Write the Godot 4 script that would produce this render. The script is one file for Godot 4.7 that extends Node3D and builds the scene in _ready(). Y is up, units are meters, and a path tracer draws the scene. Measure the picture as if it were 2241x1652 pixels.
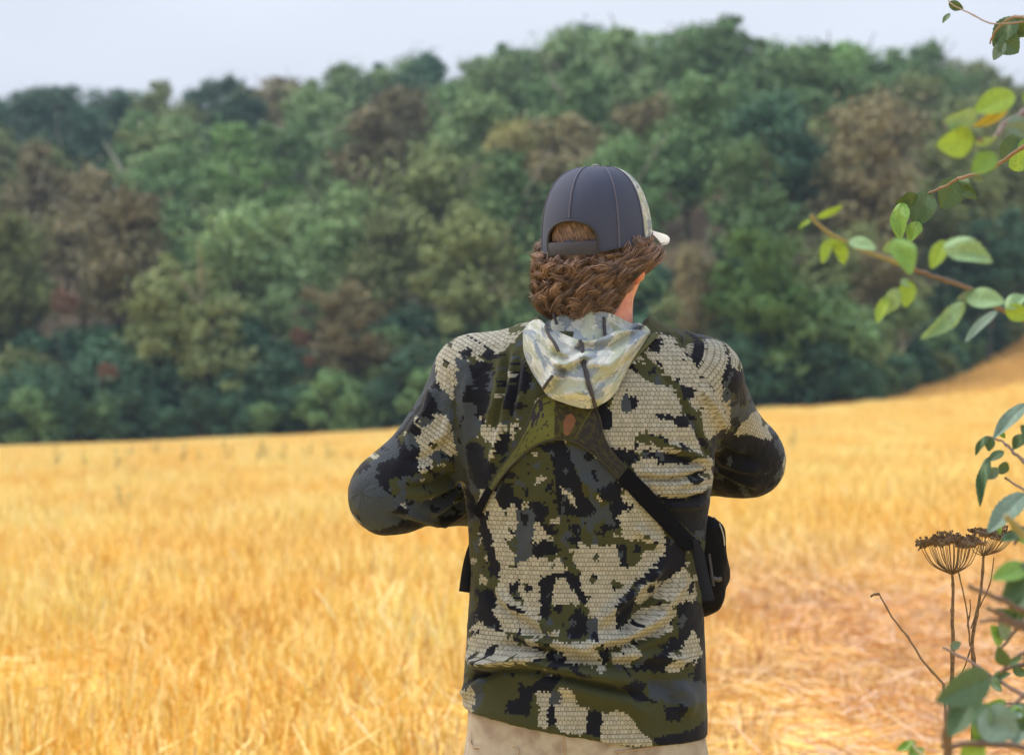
extends Node3D
# A man in a camouflage shirt seen from behind, at the edge of a stubble field below a wooded hill.
# Photo pixels are quoted in a 2241 x 1652 frame; F is the focal length in those pixels.

const F := 3908.0
const CX := 1120.5
const CY := 826.0
const BASE := Vector3(0.122, 0.0, -2.95)   # where the man stands
var cam: Camera3D
var cam_inv: Transform3D
var rng := RandomNumberGenerator.new()
var noise := FastNoiseLite.new()
var names := {}

# ---------------------------------------------------------------- small helpers
func P(px: float, py: float, d: float) -> Vector3:
	return cam.transform * Vector3((px - CX) / F * d, (CY - py) / F * d, -d)

func proj(p: Vector3) -> Vector2:
	var q := cam_inv * p
	return Vector2(CX + q.x / -q.z * F, CY - q.y / -q.z * F)

func c8(r: float, g: float, b: float) -> Color:
	return Color(r / 255.0, g / 255.0, b / 255.0)

func lin(r: float, g: float, b: float) -> Color:
	return Color(r, g, b).linear_to_srgb()

func mat(color: Color, rough := 0.85, back := 0.0, spec := 0.5) -> StandardMaterial3D:
	var m := StandardMaterial3D.new()
	m.albedo_color = color
	m.roughness = rough
	m.metallic_specular = spec
	if back > 0.0:
		m.backlight_enabled = true
		m.backlight = Color(back, back, back)
	return m

func numbered(called: String) -> String:
	var n: int = names.get(called, 0)
	names[called] = n + 1
	return called if n == 0 else "%s_%03d" % [called, n]

func thing(called: String, label: String, category: String, at := Vector3.ZERO, group := "") -> Node3D:
	var o := Node3D.new()
	o.name = numbered(called)
	add_child(o)
	o.position = at
	tag(o, label, category, group)
	return o

func tag(o: Node, label: String, category: String, group := "", kind := "") -> void:
	if label: o.set_meta("label", label)
	if category: o.set_meta("category", category)
	if group: o.set_meta("group", group)
	if kind: o.set_meta("kind", kind)

func obj(called: String, m: Mesh, material: Material, parent: Node = self) -> MeshInstance3D:
	var o := MeshInstance3D.new()
	o.name = numbered(called) if parent == self else called
	o.mesh = m
	if material: o.material_override = material
	parent.add_child(o, true)
	return o

# A mesh that is being built: positions, normals, uvs, colours and triangles.
class MB:
	var v := PackedVector3Array()
	var n := PackedVector3Array()
	var uv := PackedVector2Array()
	var c := PackedColorArray()
	var i := PackedInt32Array()
	func add(p: Vector3, nn: Vector3, t := Vector2.ZERO) -> int:
		v.append(p); n.append(nn); uv.append(t)
		return v.size() - 1
	func addc(p: Vector3, nn: Vector3, col: Color) -> int:
		v.append(p); n.append(nn); c.append(col)
		return v.size() - 1
	func tri(a: int, b: int, d: int) -> void:
		if (v[d] - v[a]).cross(v[b] - v[a]).dot(n[a] + n[b] + n[d]) < 0.0:
			i.append(a); i.append(d); i.append(b)
		else:
			i.append(a); i.append(b); i.append(d)
	func quad(a: int, b: int, d: int, e: int) -> void:
		tri(a, b, d); tri(a, d, e)
	func smooth() -> void:
		# normals from the triangles, on the side the rough normals point to
		var s := PackedVector3Array()
		s.resize(v.size())
		for k in range(0, i.size(), 3):
			var fn := (v[i[k + 2]] - v[i[k]]).cross(v[i[k + 1]] - v[i[k]])
			s[i[k]] += fn; s[i[k + 1]] += fn; s[i[k + 2]] += fn
		for k in v.size():
			if s[k].length_squared() > 1e-20: n[k] = s[k].normalized()
	func arrays() -> Array:
		var a := []
		a.resize(Mesh.ARRAY_MAX)
		a[Mesh.ARRAY_VERTEX] = v
		a[Mesh.ARRAY_NORMAL] = n
		if uv.size() == v.size(): a[Mesh.ARRAY_TEX_UV] = uv
		if c.size() == v.size(): a[Mesh.ARRAY_COLOR] = c
		a[Mesh.ARRAY_INDEX] = i
		return a
	func mesh(into: ArrayMesh = null, m: Material = null) -> ArrayMesh:
		var am: ArrayMesh = into if into else ArrayMesh.new()
		am.add_surface_from_arrays(Mesh.PRIMITIVE_TRIANGLES, arrays())
		if m: am.surface_set_material(am.get_surface_count() - 1, m)
		return am

# A tube along points; r is one radius for each point.
func tube(b: MB, pts: PackedVector3Array, r: PackedFloat32Array, sides := 6, col := Color(1, 1, 1), use_col := false) -> void:
	var k := pts.size()
	var t0 := (pts[1] - pts[0]).normalized()
	var e := t0.cross(Vector3(0.31, 0.2, 0.93)).normalized()
	var first := b.v.size()
	for a in k:
		var t := (pts[mini(a + 1, k - 1)] - pts[maxi(a - 1, 0)]).normalized()
		e = (e - t * e.dot(t)).normalized()
		var f := t.cross(e)
		for s in sides:
			var w := TAU * s / sides
			var d := e * cos(w) + f * sin(w)
			if use_col: b.addc(pts[a] + d * r[a], d, col)
			else: b.add(pts[a] + d * r[a], d, Vector2(float(s) / sides, float(a) / k))
	for a in k - 1:
		for s in sides:
			var s2 := (s + 1) % sides
			b.quad(first + a * sides + s, first + a * sides + s2, first + (a + 1) * sides + s2, first + (a + 1) * sides + s)
	for end in [0, k - 1]:
		var c: Vector3 = pts[end]
		var d2: Vector3 = (pts[0] - pts[1]).normalized() if end == 0 else (pts[k - 1] - pts[k - 2]).normalized()
		var m: int
		if use_col: m = b.addc(c + d2 * r[end] * 0.5, d2, col)
		else: m = b.add(c + d2 * r[end] * 0.5, d2)
		for s in sides:
			b.tri(m, first + end * sides + s, first + end * sides + (s + 1) % sides)

func taper(n: int, a: float, b: float) -> PackedFloat32Array:
	var r := PackedFloat32Array()
	for k in n: r.append(lerpf(a, b, float(k) / maxf(1.0, n - 1)))
	return r

func spline(pts: PackedVector3Array, each: int) -> PackedVector3Array:
	var out := PackedVector3Array()
	var n := pts.size()
	for k in n - 1:
		var a := pts[maxi(k - 1, 0)]; var b := pts[k]; var c := pts[k + 1]; var d := pts[mini(k + 2, n - 1)]
		for s in each:
			out.append(b.cubic_interpolate(c, a, d, float(s) / each))
	out.append(pts[n - 1])
	return out

func smin(a: float, b: float, k: float) -> float:
	var h := maxf(k - absf(a - b), 0.0) / k
	return minf(a, b) - h * h * k * 0.25

func rcone(p: Vector3, a: Vector3, b: Vector3, ra: float, rb: float) -> float:
	var ab := b - a
	var t := clampf((p - a).dot(ab) / ab.length_squared(), 0.0, 1.0)
	return (p - a - ab * t).length() - lerpf(ra, rb, t)

# Surface nets of the field f inside a box: {v, q (four indices for each quad)}.
func nets(lo: Vector3, hi: Vector3, h: float, f: Callable, block := 6, slack := 1.25, prep = null) -> Dictionary:
	var nx := int((hi.x - lo.x) / h / block + 1) * block
	var ny := int((hi.y - lo.y) / h / block + 1) * block
	var nz := int((hi.z - lo.z) / h / block + 1) * block
	var sx := nx + 1
	var sxy := (nx + 1) * (ny + 1)
	var val := PackedFloat32Array()
	val.resize(sxy * (nz + 1))
	val.fill(1e9)
	var idx := PackedInt32Array()
	idx.resize(sxy * (nz + 1))
	idx.fill(-1)
	var reach := block * h * 0.8661 * slack
	var active := []
	for bz in range(0, nz, block):
		for by in range(0, ny, block):
			for bx in range(0, nx, block):
				var c := lo + Vector3(bx + block * 0.5, by + block * 0.5, bz + block * 0.5) * h
				if prep != null and not prep.call(c, reach): continue
				if absf(f.call(c)) < reach:
					active.append(Vector3i(bx, by, bz))
					for z in range(bz, bz + block + 1):
						for y in range(by, by + block + 1):
							var at := z * sxy + y * sx + bx
							for x in block + 1:
								if val[at + x] > 1e8:
									val[at + x] = f.call(lo + Vector3(bx + x, y, z) * h)
	var verts := PackedVector3Array()
	var cells := PackedInt32Array()
	var off := [0, 1, sx, sx + 1, sxy, sxy + 1, sxy + sx, sxy + sx + 1]
	var edges := [0, 1, 2, 3, 4, 5, 6, 7, 0, 2, 1, 3, 4, 6, 5, 7, 0, 4, 1, 5, 2, 6, 3, 7]
	for bl in active:
		for z in range(bl.z, bl.z + block):
			for y in range(bl.y, bl.y + block):
				for x in range(bl.x, bl.x + block):
					var at: int = z * sxy + y * sx + x
					var m := 0
					for k in 8:
						if val[at + off[k]] < 0.0: m |= 1 << k
					if m == 0 or m == 255: continue
					var sum := Vector3.ZERO
					var cnt := 0
					for e in 12:
						var a: int = edges[e * 2]
						var b: int = edges[e * 2 + 1]
						if ((m >> a) & 1) != ((m >> b) & 1):
							var va := val[at + off[a]]
							var t: float = va / (va - val[at + off[b]])
							var pa := Vector3(a & 1, (a >> 1) & 1, a >> 2)
							var pb := Vector3(b & 1, (b >> 1) & 1, b >> 2)
							sum += pa.lerp(pb, t)
							cnt += 1
					idx[at] = verts.size()
					verts.append(lo + (Vector3(x, y, z) + sum / cnt) * h)
					cells.append(at)
	var q := PackedInt32Array()
	var step := [1, sx, sxy]
	for k in cells.size():
		var at := cells[k]
		var s0 := val[at] < 0.0
		for ax in 3:
			if (val[at + step[ax]] < 0.0) == s0: continue
			var u: int = step[(ax + 1) % 3]
			var w: int = step[(ax + 2) % 3]
			if at - u - w < 0: continue
			var b := idx[at - u]; var c := idx[at - u - w]; var d := idx[at - w]
			if b < 0 or c < 0 or d < 0: continue
			if s0: q.append_array([k, d, c, b])
			else: q.append_array([k, b, c, d])
	return {"v": verts, "q": q}

# One smooth mesh from nets.
func net_mesh(r: Dictionary) -> MB:
	var b := MB.new()
	b.v = r.v
	b.n.resize(b.v.size())
	var q: PackedInt32Array = r.q
	for k in range(0, q.size(), 4):
		b.i.append_array([q[k], q[k + 1], q[k + 2], q[k], q[k + 2], q[k + 3]])
	b.smooth()
	return b

func image_texture(w: int, h: int, data: PackedByteArray) -> ImageTexture:
	return ImageTexture.create_from_image(Image.create_from_data(w, h, false, Image.FORMAT_RGB8, data))

func hash2(a: int, b: int) -> float:
	var x := (a * 374761393 + b * 668265263) & 0x7fffffff
	x = ((x ^ (x >> 13)) * 1274126177) & 0x7fffffff
	return float((x ^ (x >> 16)) & 0xffff) / 65535.0

func noise_texture(frequency: float, colors: Array, at: Array, seed_ := 1, size := 512) -> NoiseTexture2D:
	var t := NoiseTexture2D.new()
	var fn := FastNoiseLite.new()
	fn.seed = seed_
	fn.frequency = frequency
	fn.fractal_octaves = 5
	t.noise = fn
	t.width = size; t.height = size
	t.seamless = true
	var g := Gradient.new()
	g.offsets = PackedFloat32Array(at)
	g.colors = PackedColorArray(colors)
	t.color_ramp = g
	return t

# ---------------------------------------------------------------- the lie of the land
func edge_depth(x: float) -> float:   # where the field ends and the wood begins
	var k := [[-120.0, 108.0], [-40.0, 100.0], [-27.0, 96.0], [0.0, 92.0], [11.0, 86.0], [17.0, 85.0], [24.0, 97.0], [31.0, 110.0], [60.0, 150.0], [160.0, 260.0]]
	for j in k.size() - 1:
		if x <= k[j + 1][0]:
			return lerpf(k[j][1], k[j + 1][1], clampf((x - k[j][0]) / (k[j + 1][0] - k[j][0]), 0.0, 1.0))
	return 260.0

func field_y(x: float, d: float) -> float:
	var xx := clampf(x, -48.0, 34.0)
	var s := pow(maxf(d - 3.0, 0.0) / 87.0, 1.25)
	var r := maxf(xx - 15.0, 0.0)
	return (0.70 + 0.063 * xx + 0.0006 * xx * xx + 0.0042 * r * r) * s

func ground_y(x: float, z: float) -> float:
	var d := -z
	var e := edge_depth(x)
	if d <= e: return field_y(x, d)
	var up := d - e
	var y := field_y(x, e) + (0.33 + 0.0016 * clampf(x, -20.0, 60.0)) * (up - 4.0 + 4.0 * exp(-up / 4.0))
	# the ridge: highest a little to the right of the middle
	var k := [[-60.0, 29.0], [-37.0, 27.2], [-21.0, 28.6], [-6.0, 28.8], [9.0, 28.8], [15.0, 26.4], [22.0, 24.8], [30.0, 26.0], [38.0, 29.0], [45.0, 30.0], [60.0, 33.0]]
	var top := 26.0
	for j in k.size() - 1:
		if x > k[j][0]: top = lerpf(k[j][1], k[j + 1][1], clampf((x - k[j][0]) / (k[j + 1][0] - k[j][0]), 0.0, 1.0))
	if y > top - 5.0: y = top - 5.0 * exp(-(y - top + 5.0) / 5.0)
	return y + 0.5 * noise.get_noise_2d(x * 4.0, z * 4.0)

func _ready() -> void:
	rng.seed = 7
	noise.seed = 3
	noise.frequency = 0.02
	# camera
	cam = Camera3D.new()
	cam.name = "camera"
	add_child(cam)
	cam.position = Vector3(0, 1.42, 0)
	cam.rotation_degrees = Vector3(1.16, 0, 0)
	cam.keep_aspect = Camera3D.KEEP_HEIGHT
	var lens := CameraAttributesPhysical.new()
	lens.frustum_focal_length = 56.8
	lens.frustum_focus_distance = 2.88
	lens.exposure_aperture = 4.1
	lens.frustum_near = 0.1
	lens.frustum_far = 900.0
	cam.attributes = lens
	cam.fov = 23.87
	cam.near = 0.1
	cam.far = 900.0
	cam.current = true
	cam_inv = cam.transform.affine_inverse()
	# overcast sky, brighter towards the zenith
	var env := Environment.new()
	env.background_mode = Environment.BG_SKY
	var sm := ProceduralSkyMaterial.new()
	sm.sky_top_color = lin(0.93, 0.965, 1.0)
	sm.sky_horizon_color = lin(0.150, 0.171, 0.212)
	sm.sky_curve = 1.0
	sm.ground_bottom_color = lin(0.30, 0.24, 0.14)
	sm.ground_horizon_color = lin(0.40, 0.36, 0.28)
	sm.sun_angle_max = 1.0
	var clouds := Image.create(512, 256, false, Image.FORMAT_RGBA8)
	var cn := FastNoiseLite.new()
	cn.seed = 11
	cn.frequency = 1.6
	cn.fractal_octaves = 5
	for y in 256:
		for x in 512:
			var th := TAU * x / 512.0
			var ph := PI * (y + 0.5) / 256.0
			var dir := Vector3(cos(th) * sin(ph), cos(ph) * 3.0, sin(th) * sin(ph))
			clouds.set_pixel(x, y, Color(1, 1, 1, clampf(0.5 + 0.9 * cn.get_noise_3dv(dir), 0.0, 1.0)))
	sm.sky_cover = ImageTexture.create_from_image(clouds)
	sm.sky_cover_modulate = Color(0.28, 0.28, 0.29, 1.0)
	var sky := Sky.new()
	sky.sky_material = sm
	env.sky = sky
	env.background_energy_multiplier = 1.0
	env.tonemap_mode = Environment.TONE_MAPPER_LINEAR
	env.tonemap_exposure = 2.75
	env.sdfgi_enabled = true
	env.ssao_enabled = true
	env.ssil_enabled = true
	var we := WorldEnvironment.new()
	we.name = "environment"
	we.environment = env
	add_child(we)
	# the sun behind the cloud
	var sun := DirectionalLight3D.new()
	sun.name = "sun"
	add_child(sun)
	sun.light_energy = 0.45
	sun.light_angular_distance = 32.0
	sun.light_color = Color(1.0, 0.97, 0.92)
	sun.rotation_degrees = Vector3(-48, -112, 0)
	sun.shadow_enabled = true
	env.fog_enabled = FOG > 0.0
	env.fog_density = FOG
	env.fog_light_color = Color(0.80, 0.88, 1.0)

	build_land()
	build_stubble()
	build_wood()
	build_person()
	build_harness()
	build_plants()

const FOG := 0.0004

# ---------------------------------------------------------------- land
func build_land() -> void:
	var fm := mat(Color.WHITE)
	fm.albedo_texture = noise_texture(0.02, [lin(0.42, 0.25, 0.08), lin(0.70, 0.48, 0.13), lin(0.78, 0.58, 0.20), lin(0.62, 0.39, 0.10)], [0.0, 0.4, 0.62, 1.0], 5, 1024)
	fm.uv1_triplanar = true
	fm.uv1_world_triplanar = true
	fm.uv1_scale = Vector3(0.35, 0.35, 0.35)
	var hm := mat(Color.WHITE)
	hm.albedo_texture = noise_texture(0.03, [lin(0.07, 0.05, 0.03), lin(0.12, 0.085, 0.05), lin(0.17, 0.12, 0.07)], [0.0, 0.5, 1.0], 6)
	hm.uv1_triplanar = true
	hm.uv1_world_triplanar = true
	hm.uv1_scale = Vector3(0.15, 0.15, 0.15)
	for part in 2:
		var b := MB.new()
		var nx := 96
		var nd := 90 if part == 0 else 50
		for j in nd + 1:
			for i in nx + 1:
				var x: float = lerpf(-115.0, 115.0, float(i) / nx)
				var e := edge_depth(x)
				var d: float
				if part == 0: d = lerpf(-14.0, e, pow(float(j) / nd, 1.5))
				else: d = lerpf(e, 520.0, pow(float(j) / nd, 1.8))
				var y := field_y(x, d) if part == 0 else ground_y(x, -d)
				b.add(Vector3(x, y, -d), Vector3.UP)
		for j in nd:
			for i in nx:
				var a := j * (nx + 1) + i
				b.quad(a, a + 1, a + nx + 2, a + nx + 1)
		b.smooth()
		var o := obj("field" if part == 0 else "hillside", b.mesh(), fm if part == 0 else hm)
		tag(o, "golden stubble field sloping up towards the wood" if part == 0 else "steep hillside floor under the wood", "field" if part == 0 else "hill", "", "structure")

# ---------------------------------------------------------------- stubble
func straw(b: MB, at: Vector3, dir: Vector3, len: float, w: float, col: Color, bend: float) -> void:
	var side := dir.cross(Vector3(rng.randf() - 0.5, 0.15 * rng.randf(), rng.randf() - 0.5)).normalized()
	var nn := side.cross(dir).normalized()
	var mid := at + dir * len * 0.55 + nn * bend * len
	var end := at + dir * len + nn * bend * len * 0.4
	var n2 := (nn * 0.8 + Vector3.UP * 0.6).normalized()
	var a := b.addc(at - side * w, n2, col)
	b.addc(at + side * w, n2, col)
	b.addc(mid + side * w * 0.9, n2, col)
	b.addc(mid - side * w * 0.9, n2, col)
	b.addc(end + side * w * 0.5, n2, col)
	b.addc(end - side * w * 0.5, n2, col)
	b.quad(a, a + 1, a + 2, a + 3)
	b.quad(a + 3, a + 2, a + 4, a + 5)

func straw_color() -> Color:
	var k := rng.randf()
	var c: Color
	if k < 0.34: c = Color(0.86, 0.70, 0.29)
	elif k < 0.74: c = Color(0.86, 0.61, 0.135)
	elif k < 0.975: c = Color(0.80, 0.45, 0.075)
	else: c = Color(0.34, 0.17, 0.06)
	var t := rng.randf_range(0.82, 1.1)
	return Color(minf(c.r * t, 0.88), c.g * t, c.b * t)

func build_stubble() -> void:
	var m := mat(Color.WHITE, 0.6, 0.45)
	m.vertex_color_use_as_albedo = true
	for kind in 3:   # upright stalks; stalks broken and leaning; cut straw lying on the ground
		var b := MB.new()
		if kind == 0:
			for tuft in 78:
				var c := Vector3((roundf(rng.randf_range(-3.5, 3.5)) + rng.randfn() * 0.2) / 7.0, -0.02, rng.randf() - 0.5)
				var th := rng.randf_range(0.7, 1.25)
				for k in 10:
					var at := c + Vector3(rng.randfn(), 0, rng.randfn()) * 0.035
					var dir := Vector3(rng.randfn() * 0.2, 1.0, rng.randfn() * 0.2).normalized()
					straw(b, at, dir, th * rng.randf_range(0.10, 0.30), rng.randf_range(0.0022, 0.0042), straw_color(), rng.randf_range(-0.1, 0.1))
		elif kind == 1:
			for k in 200:
				var at := Vector3(rng.randf() - 0.5, rng.randf_range(-0.02, 0.05), rng.randf() - 0.5)
				var dir := Vector3(rng.randfn() * 0.6, rng.randf_range(0.45, 1.0), rng.randfn() * 0.6).normalized()
				var leafy := rng.randf() < 0.3
				straw(b, at, dir, rng.randf_range(0.10, 0.32), rng.randf_range(0.0045, 0.008) if leafy else rng.randf_range(0.0022, 0.004), straw_color(), rng.randf_range(-0.3, 0.3) if leafy else rng.randf_range(-0.1, 0.1))
		else:
			for k in 300:
				var at := Vector3(rng.randf() - 0.5, rng.randf_range(0.01, 0.08), rng.randf() - 0.5)
				var an := rng.randf() * TAU
				var dir := Vector3(cos(an), rng.randfn() * 0.2, sin(an)).normalized()
				straw(b, at, dir, rng.randf_range(0.12, 0.38), rng.randf_range(0.0022, 0.0045), straw_color(), rng.randf_range(-0.12, 0.12))
		var xf: Array[Transform3D] = []
		var cols: Array[Color] = []
		var d := 3.6
		while d < 122.0:
			var half := 0.2867 * 1.06 * d + 1.2
			var x := -half
			var step := 0.82 if d < 40.0 else 0.95
			while x < half:
				var xx := x + rng.randf_range(-0.2, 0.2)
				var dd := d + rng.randf_range(-0.2, 0.2)
				x += step
				if dd > edge_depth(xx) - 0.3: continue
				if Vector2(xx - BASE.x, dd + BASE.z).length() < 0.75: continue
				var big := noise.get_noise_2d(xx * 12.0, dd * 4.0)
				var fine := noise.get_noise_2d(xx * 45.0 + 50.0, dd * 30.0)
				# the trampled, drier strip along the hedge
				var dry := clampf((xx - 0.10 * dd + 0.7 + big * 1.6) / 1.0, 0.0, 1.0) * clampf((19.0 - dd) / 7.0, 0.0, 1.0)
				# bare, trodden spots
				var bare := clampf((noise.get_noise_2d(xx * 30.0 + 300.0, dd * 22.0) - 0.28) * 6.0, 0.0, 1.0)
				var h := 1.0 + 0.5 * fine + 0.25 * big
				var tone := Color(1.0, 0.955, 0.90).lerp(Color(0.97, 0.84, 0.62), clampf(-(big + fine) * 1.5, 0.0, 1.0))
				tone = tone.lerp(Color(1.03, 1.16, 1.45), clampf((big + fine) * 1.3, 0.0, 1.0))
				tone = tone.lerp(Color(0.80, 0.66, 1.08), dry)
				if dd > 84.0 and xx > 15.0 + noise.get_noise_2d(dd * 8.0, 3.0):   # the browner slope beyond
					tone = Color(0.78, 0.66, 0.62)
				if kind < 2: h *= lerpf(1.0, 0.45, dry)
				if kind < 2 and rng.randf() < maxf(dry * 0.5, bare * 0.8): continue
				var bs := Basis(Vector3.UP, (rng.randi() % 2) * PI + rng.randf_range(-0.12, 0.12)) if kind == 0 else Basis(Vector3.UP, rng.randf() * TAU)
				xf.append(Transform3D(bs.scaled(Vector3(1, h, 1)), Vector3(xx, field_y(xx, dd), -dd)))
				var j := rng.randf_range(0.92, 1.06)
				cols.append(Color(tone.r * j, tone.g * j, tone.b * j))
			d += step
		var mm := MultiMesh.new()
		mm.transform_format = MultiMesh.TRANSFORM_3D
		mm.use_colors = true
		mm.mesh = b.mesh(null, m)
		mm.instance_count = xf.size()
		for k in xf.size():
			mm.set_instance_transform(k, xf[k])
			mm.set_instance_color(k, cols[k])
		var o := MultiMeshInstance3D.new()
		o.multimesh = mm
		o.name = ["stubble", "broken_stubble", "loose_straw"][kind]
		add_child(o)
		tag(o, ["golden cereal stubble standing upright all over the field", "broken and leaning stalks tangled through the stubble", "cut straw lying loose on the ground between the stubble"][kind], ["stubble", "stubble", "straw"][kind], "", "stuff")

# ---------------------------------------------------------------- the wood
func crown_mesh(sd: int, lumps: int, leaves: int, size: float, wide: float, low: float) -> ArrayMesh:
	# a crown of unit radius about 4 m: leaf-sized faces on many rounded clumps
	var r := RandomNumberGenerator.new()
	r.seed = sd
	var b := MB.new()
	# several uneven heads on the main limbs make the outline
	var heads := []
	var nh := 4 + sd % 3
	for k in nh:
		var an := TAU * (k + r.randf() * 0.7) / nh
		var up := r.randf_range(3.6, 8.6)
		var out := r.randf_range(1.0, 2.3) * wide * (1.25 - up / 14.0)
		heads.append([Vector3(cos(an) * out, up, sin(an) * out), Vector3(r.randf_range(1.5, 2.4) * wide, r.randf_range(1.7, 2.9), r.randf_range(1.5, 2.4) * wide)])
	heads.append([Vector3(r.randfn() * 0.5, r.randf_range(8.0, 9.3), r.randfn() * 0.5), Vector3(1.7 * wide, 2.0, 1.7 * wide)])
	for l in lumps + 12:
		var dir0 := Vector3(r.randfn(), r.randfn() * 0.9 + 0.25, r.randfn()).normalized()
		var hd: Array = heads[l % heads.size()]
		var c: Vector3 = hd[0] + dir0 * (hd[1] as Vector3) * r.randf_range(0.45, 1.0)
		c.y = maxf(c.y, 1.6 + low * 8.0)
		var lr := r.randf_range(0.5, 1.15)
		var lt := r.randf_range(0.72, 1.25)
		var many := leaves
		if l >= lumps:   # loose sprays that break up the outline
			lr = r.randf_range(1.3, 2.2)
			many = leaves / 2
		for k in many:
			var dir := Vector3(r.randfn(), r.randfn() * 0.8 + 0.2, r.randfn()).normalized()
			var p := c + dir * Vector3(lr, lr * 0.75, lr) * (0.4 + 0.8 * r.randf())
			var nn := (dir + Vector3(r.randfn(), r.randfn() + 0.5, r.randfn()) * 0.6).normalized()
			var u := nn.cross(Vector3(r.randfn(), r.randfn(), r.randfn())).normalized()
			var w := nn.cross(u)
			var s := size * r.randf_range(0.6, 1.3)
			var t := lt * r.randf_range(0.75, 1.3)
			var col := Color(t * r.randf_range(0.9, 1.15), t, t * r.randf_range(0.75, 1.1))
			var a := b.addc(p - u * s, nn, col)
			b.addc(p + w * s * 0.55, nn, col)
			b.addc(p + u * s, nn, col)
			b.addc(p - w * s * 0.55, nn, col)
			b.quad(a, a + 1, a + 2, a + 3)
	return b.mesh()

func trunk_mesh(sd: int) -> ArrayMesh:
	var r := RandomNumberGenerator.new()
	r.seed = sd
	var b := MB.new()
	var pts := PackedVector3Array()
	var lean := Vector2(r.randfn(), r.randfn()) * 0.35
	for k in 6:
		pts.append(Vector3(lean.x * k / 5.0 + r.randfn() * 0.08, -0.6 + 8.4 * k / 5.0, lean.y * k / 5.0 + r.randfn() * 0.08))
	tube(b, pts, taper(6, 0.26, 0.09), 7)
	for k in 7:
		var from := pts[2].lerp(pts[5], r.randf())
		var an := r.randf() * TAU
		var out := Vector3(cos(an), r.randf_range(0.6, 1.4), sin(an)) * r.randf_range(1.6, 2.8)
		tube(b, PackedVector3Array([from, from + out * 0.5 + Vector3(0, 0.15, 0), from + out]), taper(3, 0.10, 0.03), 5)
	return b.mesh()

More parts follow.
